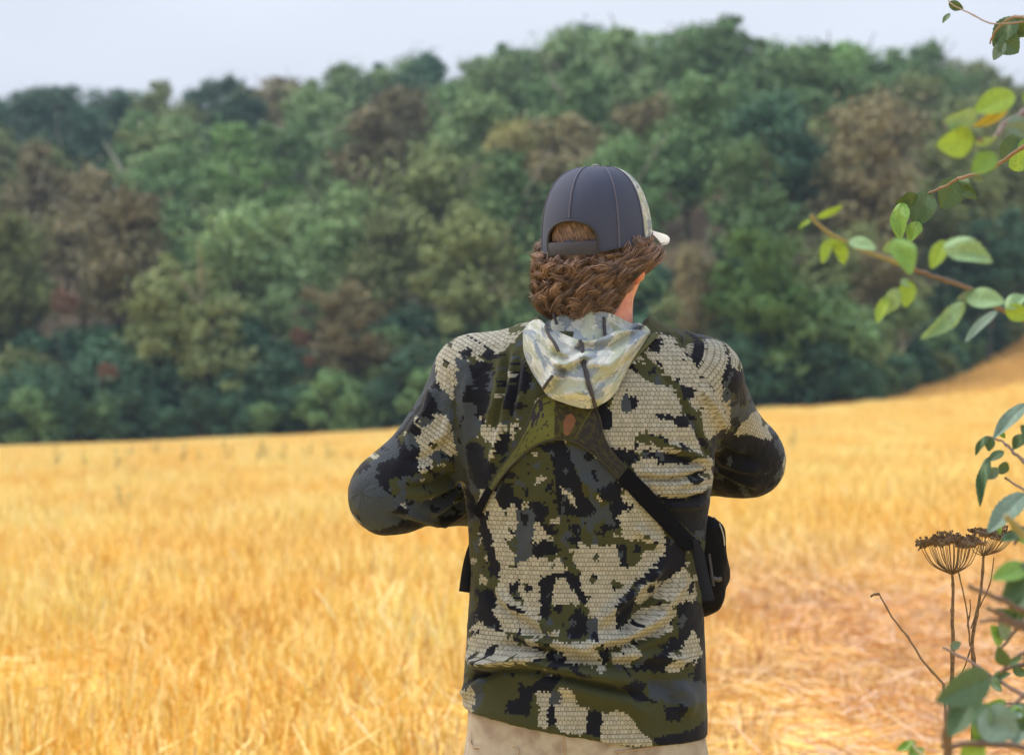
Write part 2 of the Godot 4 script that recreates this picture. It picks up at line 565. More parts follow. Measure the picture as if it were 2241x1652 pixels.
func build_wood() -> void:
	var crowns: Array[Mesh] = []
	var spec := [[34, 1.0, 0.02], [40, 1.1, 0.0], [30, 0.9, 0.05], [36, 1.2, 0.1], [44, 1.05, -0.05], [28, 0.85, 0.0], [38, 1.0, 0.12], [32, 1.15, 0.0]]
	for k in spec.size():
		crowns.append(crown_mesh(100 + k, int(spec[k][0] * 1.6), 130, 0.19, spec[k][1], spec[k][2]))
	var thin_crown := crown_mesh(140, 22, 110, 0.2, 1.0, 0.1)
	var trunks: Array[Mesh] = []
	for k in 4: trunks.append(trunk_mesh(200 + k))
	var bark := mat(lin(0.09, 0.075, 0.06))
	var pale_bark := mat(lin(0.30, 0.27, 0.23))
	# leaf colours of the kinds (linear), and how each kind is described
	var kinds := {
		"dark": [Color(0.050, 0.116, 0.070), "dark blue-green"],
		"mid": [Color(0.124, 0.218, 0.090), "mid green"],
		"sage": [Color(0.195, 0.295, 0.132), "pale sage green"],
		"olive": [Color(0.168, 0.210, 0.084), "olive green"],
		"brown": [Color(0.200, 0.180, 0.098), "half-turned brownish"],
		"yellow": [Color(0.290, 0.275, 0.100), "yellowing"],
		"fresh": [Color(0.165, 0.300, 0.090), "fresh bright green"],
	}
	var mats := {}
	for k in kinds:
		for t in 3:
			var c: Color = kinds[k][0]
			var s: float = [0.85, 1.0, 1.18][t]
			var m := mat(Color(c.r * s, c.g * s, c.b * s).linear_to_srgb(), 0.7, 0.35, 0.3)
			m.vertex_color_use_as_albedo = true
			mats[k + str(t)] = m
	# which kind grows where, by place in the photograph
	var zones := [[60, 200, "dark"], [200, 230, "dark"], [120, 320, "dark"], [320, 200, "olive"], [500, 210, "dark"], [470, 260, "dark"], [640, 170, "mid"], [780, 190, "sage"], [760, 280, "sage"],
		[940, 130, "dark"], [930, 220, "dark"], [1080, 110, "mid"], [1280, 60, "dark"], [1150, 160, "mid"], [1300, 180, "sage"], [1500, 90, "mid"], [1700, 130, "mid"], [1880, 150, "fresh"], [1750, 230, "mid"],
		[2000, 120, "mid"], [2150, 110, "dark"], [2000, 230, "mid"], [2200, 220, "olive"], [40, 420, "olive"], [130, 480, "brown"], [60, 560, "olive"], [130, 560, "brown"], [300, 360, "mid"], [380, 360, "olive"],
		[250, 430, "mid"], [420, 420, "sage"], [520, 380, "fresh"], [600, 330, "mid"], [600, 260, "brown"], [700, 420, "sage"], [780, 440, "mid"], [880, 380, "brown"], [950, 330, "mid"], [960, 430, "olive"],
		[1100, 440, "yellow"], [1060, 560, "olive"], [1010, 500, "sage"], [1180, 480, "mid"], [1060, 640, "brown"], [1080, 720, "brown"], [1050, 280, "sage"], [1350, 350, "brown"], [1250, 280, "mid"], [1550, 300, "mid"], [1600, 400, "dark"],
		[1450, 440, "mid"], [1480, 560, "mid"], [1480, 640, "brown"], [1800, 420, "olive"], [1950, 400, "brown"], [2050, 330, "olive"], [2150, 420, "olive"], [1700, 480, "mid"], [1950, 560, "olive"],
		[2150, 600, "dark"], [1950, 660, "brown"], [2050, 720, "olive"], [300, 560, "mid"], [420, 520, "mid"], [520, 560, "sage"], [660, 560, "sage"], [280, 600, "brown"], [100, 700, "olive"], [200, 650, "mid"],
		[350, 700, "olive"], [500, 700, "mid"], [620, 680, "mid"], [780, 640, "olive"], [860, 600, "olive"], [920, 540, "mid"], [820, 740, "brown"], [900, 700, "olive"], [450, 640, "mid"], [700, 760, "olive"],
		[120, 800, "dark"], [400, 800, "olive"], [960, 720, "mid"], [240, 780, "olive"], [560, 780, "mid"], [1300, 700, "olive"], [1300, 500, "mid"]]
	var d := 99.0
	var row := 0
	var count := 0
	while d < 222.0:
		var half := 0.2867 * 1.1 * d + 3.0
		var gap := 6.3 + 0.012 * d
		var x := -half + rng.randf_range(0.0, gap)
		while x < half:
			var xx := x + rng.randf_range(-1.3, 1.3)
			var dd := d + rng.randf_range(-2.2, 2.2)
			x += gap
			if dd < edge_depth(xx) + 3.2: continue
			var gy := ground_y(xx, -dd)
			var s := rng.randf_range(0.92, 1.3)
			if dd < edge_depth(xx) + 9.0: s *= 0.82
			if dd > 145.0: s = minf(s, 1.12)
			var at := proj(Vector3(xx, gy + 7.0 * s, -dd))
			if at.y > 1100.0: continue
			var best := 1e9
			var kind := "mid"
			for z in zones:
				var q := Vector2(at.x - z[0], (at.y - z[1]) * 1.3).length() * rng.randf_range(0.8, 1.25)
				if q < best:
					best = q
					kind = z[2]
			var o := Node3D.new()
			o.name = numbered("broadleaf_tree")
			add_child(o)
			o.position = Vector3(xx, gy, -dd)
			o.rotation.y = rng.randf() * TAU
			o.scale = Vector3(s * rng.randf_range(0.88, 1.12), s, s * rng.randf_range(0.88, 1.12))
			var pale := rng.randf() < 0.35
			var sparse := dd > 188.0 and rng.randf() < 0.3
			var up: float = dd - edge_depth(xx)
			var where := "at the foot of the wooded hill" if up < 12.0 else "low on the wooded slope" if up < 32.0 else "halfway up the wooded slope" if up < 58.0 else "high on the wooded slope" if up < 88.0 else "on the crest of the wooded hill"
			var label := "%s%s %s%s broadleaf tree %s" % ["sparse " if sparse else "", "small" if s < 1.0 else "tall" if s > 1.17 else "medium", "pale-trunked " if pale else "", kinds[kind][1], where]
			tag(o, label, "tree", label.replace("broadleaf tree", "trees"))
			obj("trunk", trunks[rng.randi() % 4], pale_bark if pale else bark, o)
			obj("crown", thin_crown if sparse else crowns[rng.randi() % crowns.size()], mats[kind + str(rng.randi() % 3)], o)
			count += 1
		d += 8.2
		row += 1
	special_trees(crowns, thin_crown, trunks, mats, bark, pale_bark)

func one_tree(called: String, label: String, cat: String, px: float, base_py: float, dd: float, high: float, wide: float, crown: Mesh, cm: Material, trunk: Mesh, tm: Material, group := "") -> Node3D:
	var p := P(px, base_py, dd)
	var o := thing(called, label, cat, Vector3(p.x, ground_y(p.x, p.z), p.z), group)
	o.rotation.y = rng.randf() * TAU
	o.scale = Vector3(wide, high, wide)
	obj("trunk", trunk, tm, o)
	obj("crown", crown, cm, o)
	return o

func special_trees(crowns: Array[Mesh], thin: Mesh, trunks: Array[Mesh], mats: Dictionary, bark: Material, pale: Material) -> void:
	one_tree("broadleaf_tree", "dark round-headed tree standing highest on the crest of the wooded hill", "tree", 1285, 200, 203.0, 1.62, 1.35, crowns[3], mats["dark1"], trunks[1], bark)
	var round_green := mat(lin(0.088, 0.175, 0.05), 0.7, 0.35, 0.3)
	round_green.vertex_color_use_as_albedo = true
	# the round bright green tree at the field's corner, with its neighbours
	one_tree("broadleaf_tree", "broad rounded mid green tree at the field edge beside the man's shoulder", "tree", 1690, 870, 87.5, 0.86, 0.92, crowns[4], round_green, trunks[0], bark)
	one_tree("broadleaf_tree", "slim dead tree with bare pale trunk beside the rounded green tree", "tree", 1520, 870, 89.0, 0.78, 0.5, thin, mats["brown1"], trunks[1], pale)
	one_tree("broadleaf_tree", "thin pale-trunked tree with sparse brown leaves above the orange bank", "tree", 1930, 850, 92.5, 0.72, 0.6, thin, mats["brown0"], trunks[2], pale)
	one_tree("broadleaf_tree", "small dense green tree above the orange bank", "tree", 1840, 860, 88.0, 0.55, 0.6, crowns[2], mats["mid0"], trunks[3], bark)
	one_tree("broadleaf_tree", "dark full tree overhanging the top of the orange bank", "tree", 2160, 800, 106.0, 0.85, 1.0, crowns[1], mats["dark1"], trunks[2], bark)
	for s in [[612, 690, 104.0, 0.62, "pale bare trunk standing among sage trees low on the wooded slope"], [375, 470, 150.0, 1.15, "forked pale dead tree standing clear of the canopy halfway up the slope"], [875, 330, 178.0, 1.1, "thin pale snag beside the dark crest trees"], [1245, 400, 165.0, 1.1, "slim grey dead tree above the man's cap"], [1975, 760, 92.0, 0.5, "short grey dead stem among brown scrub above the bank"]]:
		one_tree("dead_tree", s[4], "tree", s[0], s[1], s[2], s[3], s[3], thin, mats["sage1"], trunks[rng.randi() % 4], pale)
	# the shrubs and brambles that close the wood's foot
	var sc: Array[Mesh] = []
	for k in 3: sc.append(shrub_mesh(300 + k))
	var stem := MB.new()
	for k in 5:
		var an := TAU * k / 5.0
		tube(stem, PackedVector3Array([Vector3(0, -0.3, 0), Vector3(cos(an) * 0.35, 1.0, sin(an) * 0.35), Vector3(cos(an) * 0.9, 2.2, sin(an) * 0.9)]), taper(3, 0.05, 0.015), 5)
	var stem_mesh := stem.mesh()
	var x := -36.0
	while x < 34.0:
		for row in 4:
			if row > 1 and rng.randf() < 0.25: continue
			var xx := x + rng.randf_range(-0.5, 0.5) + (row % 2) * 0.9
			var dd: float = edge_depth(xx) + 0.6 + [0.0, 2.2, 6.0, 11.0][row] + rng.randf_range(-0.5, 0.5) * (1.0 + row)
			var kind: String = ["dark", "dark", "mid", "olive", "dark"][rng.randi() % 5]
			var bank := "above the orange bank" if xx > 17.0 else "along the level field edge"
			var label := "%s shrub %s %s" % [{"dark": "dark blue-green", "mid": "mid green", "olive": "olive green"}[kind], ["touching the stubble", "behind the front shrubs", "under the first trees", "deeper under the trees"][row], bank]
			var o := thing("hedge_shrub", label, "shrub", Vector3(xx, ground_y(xx, -dd), -dd), label.replace("shrub ", "shrubs "))
			o.rotation.y = rng.randf() * TAU
			var s: float = rng.randf_range(0.65, 1.15) * [1.0, 1.4, 1.6, 1.7][row] * (0.55 if xx > 17.0 else 1.0)
			o.scale = Vector3(s * 1.1, s, s * 1.1)
			obj("stems", stem_mesh, bark, o)
			obj("foliage", sc[rng.randi() % 3], mats[kind + str(rng.randi() % 3)], o)
		x += 1.75
	# single rust-red bushes that stand out at the wood's foot
	var rust := mat(lin(0.18, 0.088, 0.055), 0.7, 0.3)
	rust.vertex_color_use_as_albedo = true
	for s in [[225, 822, 95.6, 1.6, 0.34, "low rust-red bush hanging over the dark foot of the wood"], [648, 745, 97.5, 2.6, 0.36, "narrow rust-red bush below the pale bare trunk"], [672, 795, 95.4, 1.4, 0.22, "small salmon-red bush just under the narrow rust-red one"], [125, 670, 104.5, 3.2, 0.5, "rust-brown bush up among the olive trees"]]:
		var p := P(s[0], s[1], s[2])
		var gy := ground_y(p.x, p.z)
		var o := thing("rust_bush", s[5], "bush", Vector3(p.x, gy, p.z))
		var lift: float = p.y - gy - 0.9 * s[4]
		var st := MB.new()
		tube(st, PackedVector3Array([Vector3(0, -0.3, 0), Vector3(0.1, lift * 0.5, 0.05), Vector3(0, lift + 0.8 * s[4], 0)]), taper(3, 0.07, 0.03), 5)
		obj("stems", st.mesh(), bark, o)
		var fo := obj("foliage", sc[0], rust, o)
		fo.scale = Vector3(s[4] * 1.3, s[4] * 0.9, s[4] * 0.9)
		fo.rotation = Vector3(0, rng.randf_range(-0.4, 0.4), rng.randf_range(-0.6, 0.1))
		fo.position.y = lift
	# dark weeds that stand out of the stubble
	var wm := mat(lin(0.10, 0.13, 0.045), 0.7, 0.3)
	var wb := MB.new()
	for k in 5:
		var an := rng.randf() * TAU
		var tip := Vector3(cos(an) * 0.13, rng.randf_range(0.35, 0.62), sin(an) * 0.13)
		tube(wb, PackedVector3Array([Vector3(0, -0.05, 0), tip * 0.5 + Vector3(0, 0.06, 0), tip]), taper(3, 0.006, 0.003), 4)
		for j in 7:
			var q := tip * rng.randf_range(0.35, 1.0)
			var out := Vector3(rng.randfn(), rng.randfn() * 0.4 + 0.3, rng.randfn()).normalized()
			var sd := out.cross(Vector3.UP).normalized()
			var a := wb.add(q, Vector3.UP)
			wb.add(q + out * 0.05 + sd * 0.016, Vector3.UP)
			wb.add(q + out * 0.1, Vector3.UP)
			wb.add(q + out * 0.05 - sd * 0.016, Vector3.UP)
			wb.quad(a, a + 1, a + 2, a + 3)
	var weed := wb.mesh()
	for s in [[120, 1025], [190, 1030], [285, 1005], [250, 1035], [395, 1020], [440, 1012], [500, 1010], [560, 1022], [585, 1012], [625, 1020], [672, 1008], [718, 1015], [770, 1018], [860, 1005], [345, 1000], [272, 1130], [1740, 985]]:
		# walk the pixel's ray out to the ground
		var q := Vector3.ZERO
		for k in 900:
			q = P(s[0], s[1] + 12, 8.0 + k * 0.1)
			if q.y < field_y(q.x, -q.z): break
		var o := obj("field_weed", weed, wm)
		tag(o, "spindly dark green weed standing out of the stubble", "weed", "weeds in the stubble field")
		o.position = Vector3(q.x, field_y(q.x, -q.z), q.z)
		o.rotation.y = rng.randf() * TAU
		o.scale = Vector3.ONE * rng.randf_range(0.7, 1.15)

func shrub_mesh(sd: int) -> ArrayMesh:
	var r := RandomNumberGenerator.new()
	r.seed = sd
	var b := MB.new()
	for l in 16:
		var an := r.randf() * TAU
		var yy := r.randf()
		var rad := sqrt(1.0 - yy * yy * 0.8) * sqrt(r.randf()) * 1.5
		var c := Vector3(cos(an) * rad, 0.35 + yy * 2.4, sin(an) * rad)
		var lr := r.randf_range(0.45, 0.8)
		var lt := r.randf_range(0.75, 1.2)
		for k in 130:
			var dir := Vector3(r.randfn(), r.randfn() * 0.8 + 0.2, r.randfn()).normalized()
			var p := c + dir * lr * (0.7 + 0.4 * r.randf())
			p.y = maxf(p.y, 0.05)
			var nn := (dir + Vector3(r.randfn(), r.randfn() + 0.4, r.randfn()) * 0.5).normalized()
			var u := nn.cross(Vector3(r.randfn(), r.randfn(), r.randfn())).normalized()
			var w := nn.cross(u)
			var s := 0.13 * r.randf_range(0.6, 1.3)
			var t := lt * r.randf_range(0.75, 1.3)
			var col := Color(t, t, t * 0.9)
			var a := b.addc(p - u * s, nn, col)
			b.addc(p + w * s * 0.55, nn, col)
			b.addc(p + u * s, nn, col)
			b.addc(p - w * s * 0.55, nn, col)
			b.quad(a, a + 1, a + 2, a + 3)
	return b.mesh()

# ---------------------------------------------------------------- the man
# Places on the man are measured from his feet; torso rows: height, half width, depth behind, depth in front, middle.
const TORSO := [[0.60, 0.196, 0.125, 0.12, 0.0], [0.86, 0.202, 0.135, 0.13, -0.002], [0.95, 0.201, 0.132, 0.135, -0.003], [1.05, 0.196, 0.122, 0.14, -0.001], [1.15, 0.193, 0.120, 0.14, 0.002], [1.25, 0.197, 0.128, 0.135, 0.003],
	[1.33, 0.206, 0.138, 0.13, 0.004], [1.40, 0.211, 0.142, 0.125, 0.004], [1.46, 0.200, 0.134, 0.115, 0.004], [1.51, 0.150, 0.110, 0.10, 0.006], [1.55, 0.092, 0.080, 0.08, 0.010], [1.60, 0.07, 0.066, 0.07, 0.012], [1.70, 0.07, 0.065, 0.07, 0.012]]
var arm := []          # [shoulder, elbow, wrist, r0, r1, r2] for both arms
var strokes := []
const SCALE := 0.0071  # size of one printed scale, metres
var camo := PackedByteArray()
const GX := 730
const GY := 670
const GW := 510
const GH := 500
var skin: StandardMaterial3D
var person: Node3D

var rows := []   # the torso's rows, every 5 mm

func torso_row(y: float) -> PackedFloat32Array:
	if rows.is_empty():
		for j in 260:
			var yy := 0.5 + j * 0.005
			var k := 0
			while k < TORSO.size() - 2 and yy > TORSO[k + 1][0]: k += 1
			var a: Array = TORSO[k]
			var b: Array = TORSO[k + 1]
			var t := clampf((yy - a[0]) / (b[0] - a[0]), 0.0, 1.0)
			rows.append(PackedFloat32Array([lerpf(a[1], b[1], t), lerpf(a[2], b[2], t), lerpf(a[3], b[3], t), lerpf(a[4], b[4], t)]))
		for pass_ in 6:   # round the corners of the table
			for j in range(1, 259):
				for m in 4: rows[j][m] = (rows[j - 1][m] + rows[j][m] * 2.0 + rows[j + 1][m]) * 0.25
	return rows[clampi(int((y - 0.5) * 200.0 + 0.5), 0, 259)]

func torso_sdf(p: Vector3) -> float:
	var r := torso_row(p.y)
	var r2: PackedFloat32Array = rows[clampi(int((p.y - 0.5) * 200.0 + 0.5) + 1, 0, 259)]
	var t := (p.y - 0.5) * 200.0 + 0.5
	t -= floorf(t)
	var wx := lerpf(r[0], r2[0], t)
	var x := p.x - lerpf(r[3], r2[3], t)
	var z := p.z
	var dz := lerpf(r[1], r2[1], t) if z > 0.0 else lerpf(r[2], r2[2], t)
	var l := sqrt(x * x + z * z)
	if l < 1e-4: return -wx
	var q := pow(pow(absf(x) / wx, 2.35) + pow(absf(z) / dz, 2.35), 0.4255)
	return l * (1.0 - 1.0 / q)

func arm_sdf(p: Vector3, k: int) -> float:
	var a: Array = arm[k]
	return smin(rcone(p, a[0], a[1], a[3], a[4]), rcone(p, a[1], a[2], a[4], a[5]), 0.075)

func shirt_sdf(p: Vector3) -> float:
	var d := torso_sdf(p)
	var side := 0 if p.x < 0.0 else 1
	# the slope from neck to shoulder
	var sx := -1.0 if side == 0 else 1.0
	var tr := rcone(p, Vector3(0.012 + sx * 0.045, 1.525, 0.03), Vector3(sx * 0.185, 1.488, 0.012), 0.058, 0.056)
	d = smin(d, tr, 0.05)
	d = smin(d, arm_sdf(p, side), 0.045)
	if p.y > 1.5: d = maxf(d, p.y - 1.552 - 2.0 * maxf(absf(p.x - 0.012) - 0.075, 0.0))
	if p.y < 1.0:
		# the hem rises at the sides; shirt tail hangs lower towards the man's right
		var hem := 0.902 + 0.034 * clampf(-p.x / 0.2 + 0.1, -0.25, 1.2) + (0.028 if p.z < 0.0 else 0.0) * clampf(-p.z / 0.1, 0.0, 1.0)
		d = maxf(d, hem - p.y)
	return d

# a folded ridge (amp > 0) or crease (amp < 0), in millimetres and photo pixels
func stroke(amp: float, w: float, frame: int, pts: Array) -> void:
	var q := PackedVector2Array()
	var lo := Vector2(1e9, 1e9)
	var hi := -lo
	for k in range(0, pts.size(), 2):
		var v := from_frame(frame, pts[k], pts[k + 1])
		q.append(v)
		lo = lo.min(v); hi = hi.max(v)
	strokes.append([amp * 0.001 * ((2.0 if frame == 1 else 1.8) if absf(amp) > 2.5 else 1.0), w, q, lo - Vector2(w, w) * 2.2, hi + Vector2(w, w) * 2.2])

func from_frame(frame: int, x: float, y: float) -> Vector2:
	if frame == 0: return Vector2(741.1 + x * 0.4465, 652.2 + y * 0.4465)   # upper back, close view
	if frame == 1: return Vector2(963.4 + x * 0.327, 1111.7 + y * 0.327)    # lower back, close view
	if frame == 2: return Vector2(1704.5 + x * 0.4756, y * 0.4756)          # twigs, close view
	if frame == 3: return Vector2(1852.8 + x * 0.4842, 852.3 + y * 0.4842)  # dry plants, close view
	if frame == 4: return Vector2(1074.6 + x * 0.3589, 326.1 + y * 0.3589)  # head and hood, close view
	return Vector2(x, y)

func fold(at: Vector2) -> float:
	var s := 0.0
	for st in strokes:
		var lo: Vector2 = st[3]
		var hi: Vector2 = st[4]
		if at.x < lo.x or at.y < lo.y or at.x > hi.x or at.y > hi.y: continue
		var q: PackedVector2Array = st[2]
		var best := 1e9
		var along := 0.0
		for k in q.size() - 1:
			var ab := q[k + 1] - q[k]
			var t := clampf((at - q[k]).dot(ab) / ab.length_squared(), 0.0, 1.0)
			var dd := (at - q[k] - ab * t).length_squared()
			if dd < best:
				best = dd
				along = (k + t) / (q.size() - 1)
		var fade := smoothstep(0.0, 0.2, along) * smoothstep(1.0, 0.8, along) * 0.85 + 0.15
		s += st[0] * fade * exp(-best / (st[1] * st[1]))
	return s

func shirt_folds() -> void:
	# bunched cloth round the waist
	stroke(7, 9, 1, [480, 850, 650, 895, 890, 930, 1050, 985])
	stroke(8, 9, 1, [180, 1000, 330, 1055, 520, 1000, 690, 985])
	stroke(-5, 7, 1, [380, 905, 640, 945, 800, 970])
	stroke(-9, 8, 1, [130, 1240, 250, 1130, 400, 1078, 560, 1075, 720, 1105, 900, 1150, 1190, 1215, 1350, 1290])
	stroke(10, 15, 1, [190, 1080, 330, 1040, 600, 1045, 900, 1105, 1200, 1150, 1330, 1200])
	stroke(-5, 8, 1, [620, 1000, 850, 1035, 1120, 1050, 1400, 1040])
	stroke(6, 9, 1, [1100, 1010, 1300, 985, 1500, 1000, 1700, 1030])
	stroke(6, 10, 1, [1150, 960, 1290, 935, 1420, 880, 1560, 800])
	stroke(9, 13, 1, [900, 925, 1080, 900, 1250, 850, 1400, 765, 1550, 670])
	stroke(-7, 9, 1, [1180, 850, 1290, 790, 1400, 710, 1520, 640])
	stroke(-6, 9, 1, [1050, 940, 1240, 925, 1420, 860, 1540, 780])
	stroke(5, 12, 1, [330, 540, 480, 670, 640, 770, 800, 860, 930, 910])
	stroke(-5, 9, 1, [250, 470, 380, 640, 540, 740, 740, 870])
	stroke(-7, 9, 1, [1580, 430, 1450, 580, 1330, 700, 1190, 830])
	stroke(7, 11, 1, [1530, 330, 1400, 480, 1260, 600, 1130, 700, 1050, 790])
	stroke(5, 10, 1, [1640, 480, 1560, 600, 1480, 680])
	stroke(4, 9, 1, [1300, 120, 1380, 190, 1490, 250])
	stroke(-2, 3.5, 1, [260, 1300, 420, 1335, 600, 1375, 900, 1470, 1250, 1512, 1550, 1495, 1740, 1440])
	stroke(6, 20, 1, [1560, 1180, 1660, 1270, 1640, 1400])
	stroke(-5, 14, 1, [1380, 1150, 1520, 1210, 1600, 1330])
	stroke(7, 16, 1, [700, 1170, 980, 1230, 1240, 1300, 1420, 1400])
	stroke(6, 12, 1, [130, 1260, 200, 1200, 300, 1130])
	# the upper back: long folds falling from the shoulder
	stroke(4, 8, 0, [800, 250, 780, 450, 730, 640])
	stroke(-4, 7, 0, [830, 250, 810, 450, 760, 680])
	stroke(4.5, 8, 0, [860, 240, 840, 430, 790, 660, 740, 840])
	stroke(-3.5, 6, 0, [890, 270, 870, 450, 830, 640])
	stroke(4, 7, 0, [915, 290, 895, 470, 860, 620])
	stroke(4, 12, 0, [640, 330, 620, 520, 640, 720, 680, 900])
	stroke(-3, 4, 0, [500, 320, 560, 460, 570, 600, 575, 760, 600, 900, 660, 1060])
	stroke(-3, 4, 0, [1520, 280, 1640, 440, 1720, 580, 1800, 740, 1835, 840])
	stroke(-5, 8, 0, [600, 820, 620, 950, 680, 1070])
	# ripples below the man's right arm
	stroke(6, 7, 0, [1600, 715, 1700, 755, 1840, 805])
	stroke(-4, 6, 0, [1580, 750, 1700, 800, 1830, 830])
	stroke(5, 7, 0, [1450, 850, 1600, 865, 1720, 850, 1830, 810])
	stroke(-4, 6, 0, [1460, 880, 1620, 892, 1830, 850])
	stroke(5, 7, 0, [1480, 910, 1640, 918, 1830, 880])
	stroke(5, 7, 0, [1540, 955, 1700, 955, 1820, 935])
	stroke(-4, 6, 0, [1560, 985, 1700, 985, 1820, 960])
	stroke(5, 8, 0, [1600, 1020, 1720, 1020, 1810, 1000])
	stroke(4, 8, 0, [770, 1010, 820, 900, 890, 790])
	stroke(4, 14, 0, [1180, 880, 1260, 940, 1330, 1000])
	stroke(-3, 12, 0, [1080, 960, 1060, 1150, 1040, 1330])
	stroke(4, 16, 0, [960, 900, 980, 1050, 940, 1250])
	# creases of the sleeves
	stroke(5, 8, 0, [610, 880, 480, 950, 370, 975])
	stroke(-5, 7, 0, [620, 910, 500, 985, 400, 1020])
	stroke(6, 8, 0, [630, 940, 520, 1010, 430, 1065])
	stroke(-4, 7, 0, [640, 980, 560, 1040, 470, 1090])
	stroke(5, 8, 0, [650, 1010, 560, 1075, 490, 1110])
	stroke(4, 10, 0, [570, 780, 460, 830, 360, 850])
	stroke(-3, 8, 0, [560, 700, 430, 780, 330, 800])
	stroke(5, 9, 0, [1845, 820, 1950, 880, 2070, 930])
	stroke(-4, 8, 0, [1845, 860, 1940, 925, 2040, 950])
	stroke(4, 8, 0, [1840, 740, 1900, 720, 1990, 760])
	stroke(5, 9, 0, [560, 560, 520, 660, 450, 720])
	stroke(-5, 7, 0, [600, 850, 470, 915, 330, 930])
	stroke(5, 8, 0, [520, 1110, 380, 1080, 260, 1010])
	stroke(-4, 8, 0, [480, 1130, 340, 1100, 230, 1060])
	stroke(5, 9, 0, [1850, 780, 1960, 830, 2080, 850])
	stroke(-4, 8, 0, [1850, 700, 1930, 760, 2040, 800])
	stroke(5, 10, 0, [1760, 420, 1850, 540, 1900, 660])
	stroke(5, 10, 0, [470, 420, 430, 560, 330, 680])

# ---- the print: patches of light scales (1), near black (2), grey (3) and rust (4) on olive (0)
func patch(cls: int, frame: int, pts: Array) -> void:
	var q := PackedVector2Array()
	for k in range(0, pts.size(), 2):
		q.append((from_frame(frame, pts[k], pts[k + 1]) - Vector2(GX, GY)) * 0.5)
	var lo := 1e9
	var hi := -1e9
	for p in q:
		lo = minf(lo, p.y); hi = maxf(hi, p.y)
	for y in range(maxi(0, int(lo)), mini(GH - 1, int(hi)) + 1):
		var xs := []
		for k in q.size():
			var a := q[k]
			var b := q[(k + 1) % q.size()]
			if (a.y <= y + 0.5) != (b.y <= y + 0.5):
				xs.append(a.x + (y + 0.5 - a.y) / (b.y - a.y) * (b.x - a.x))
		xs.sort()
		for k in range(0, xs.size() - 1, 2):
			for x in range(maxi(0, int(xs[k] + 0.5)), mini(GW, int(xs[k + 1] + 0.5))):
				camo[y * GW + x] = cls

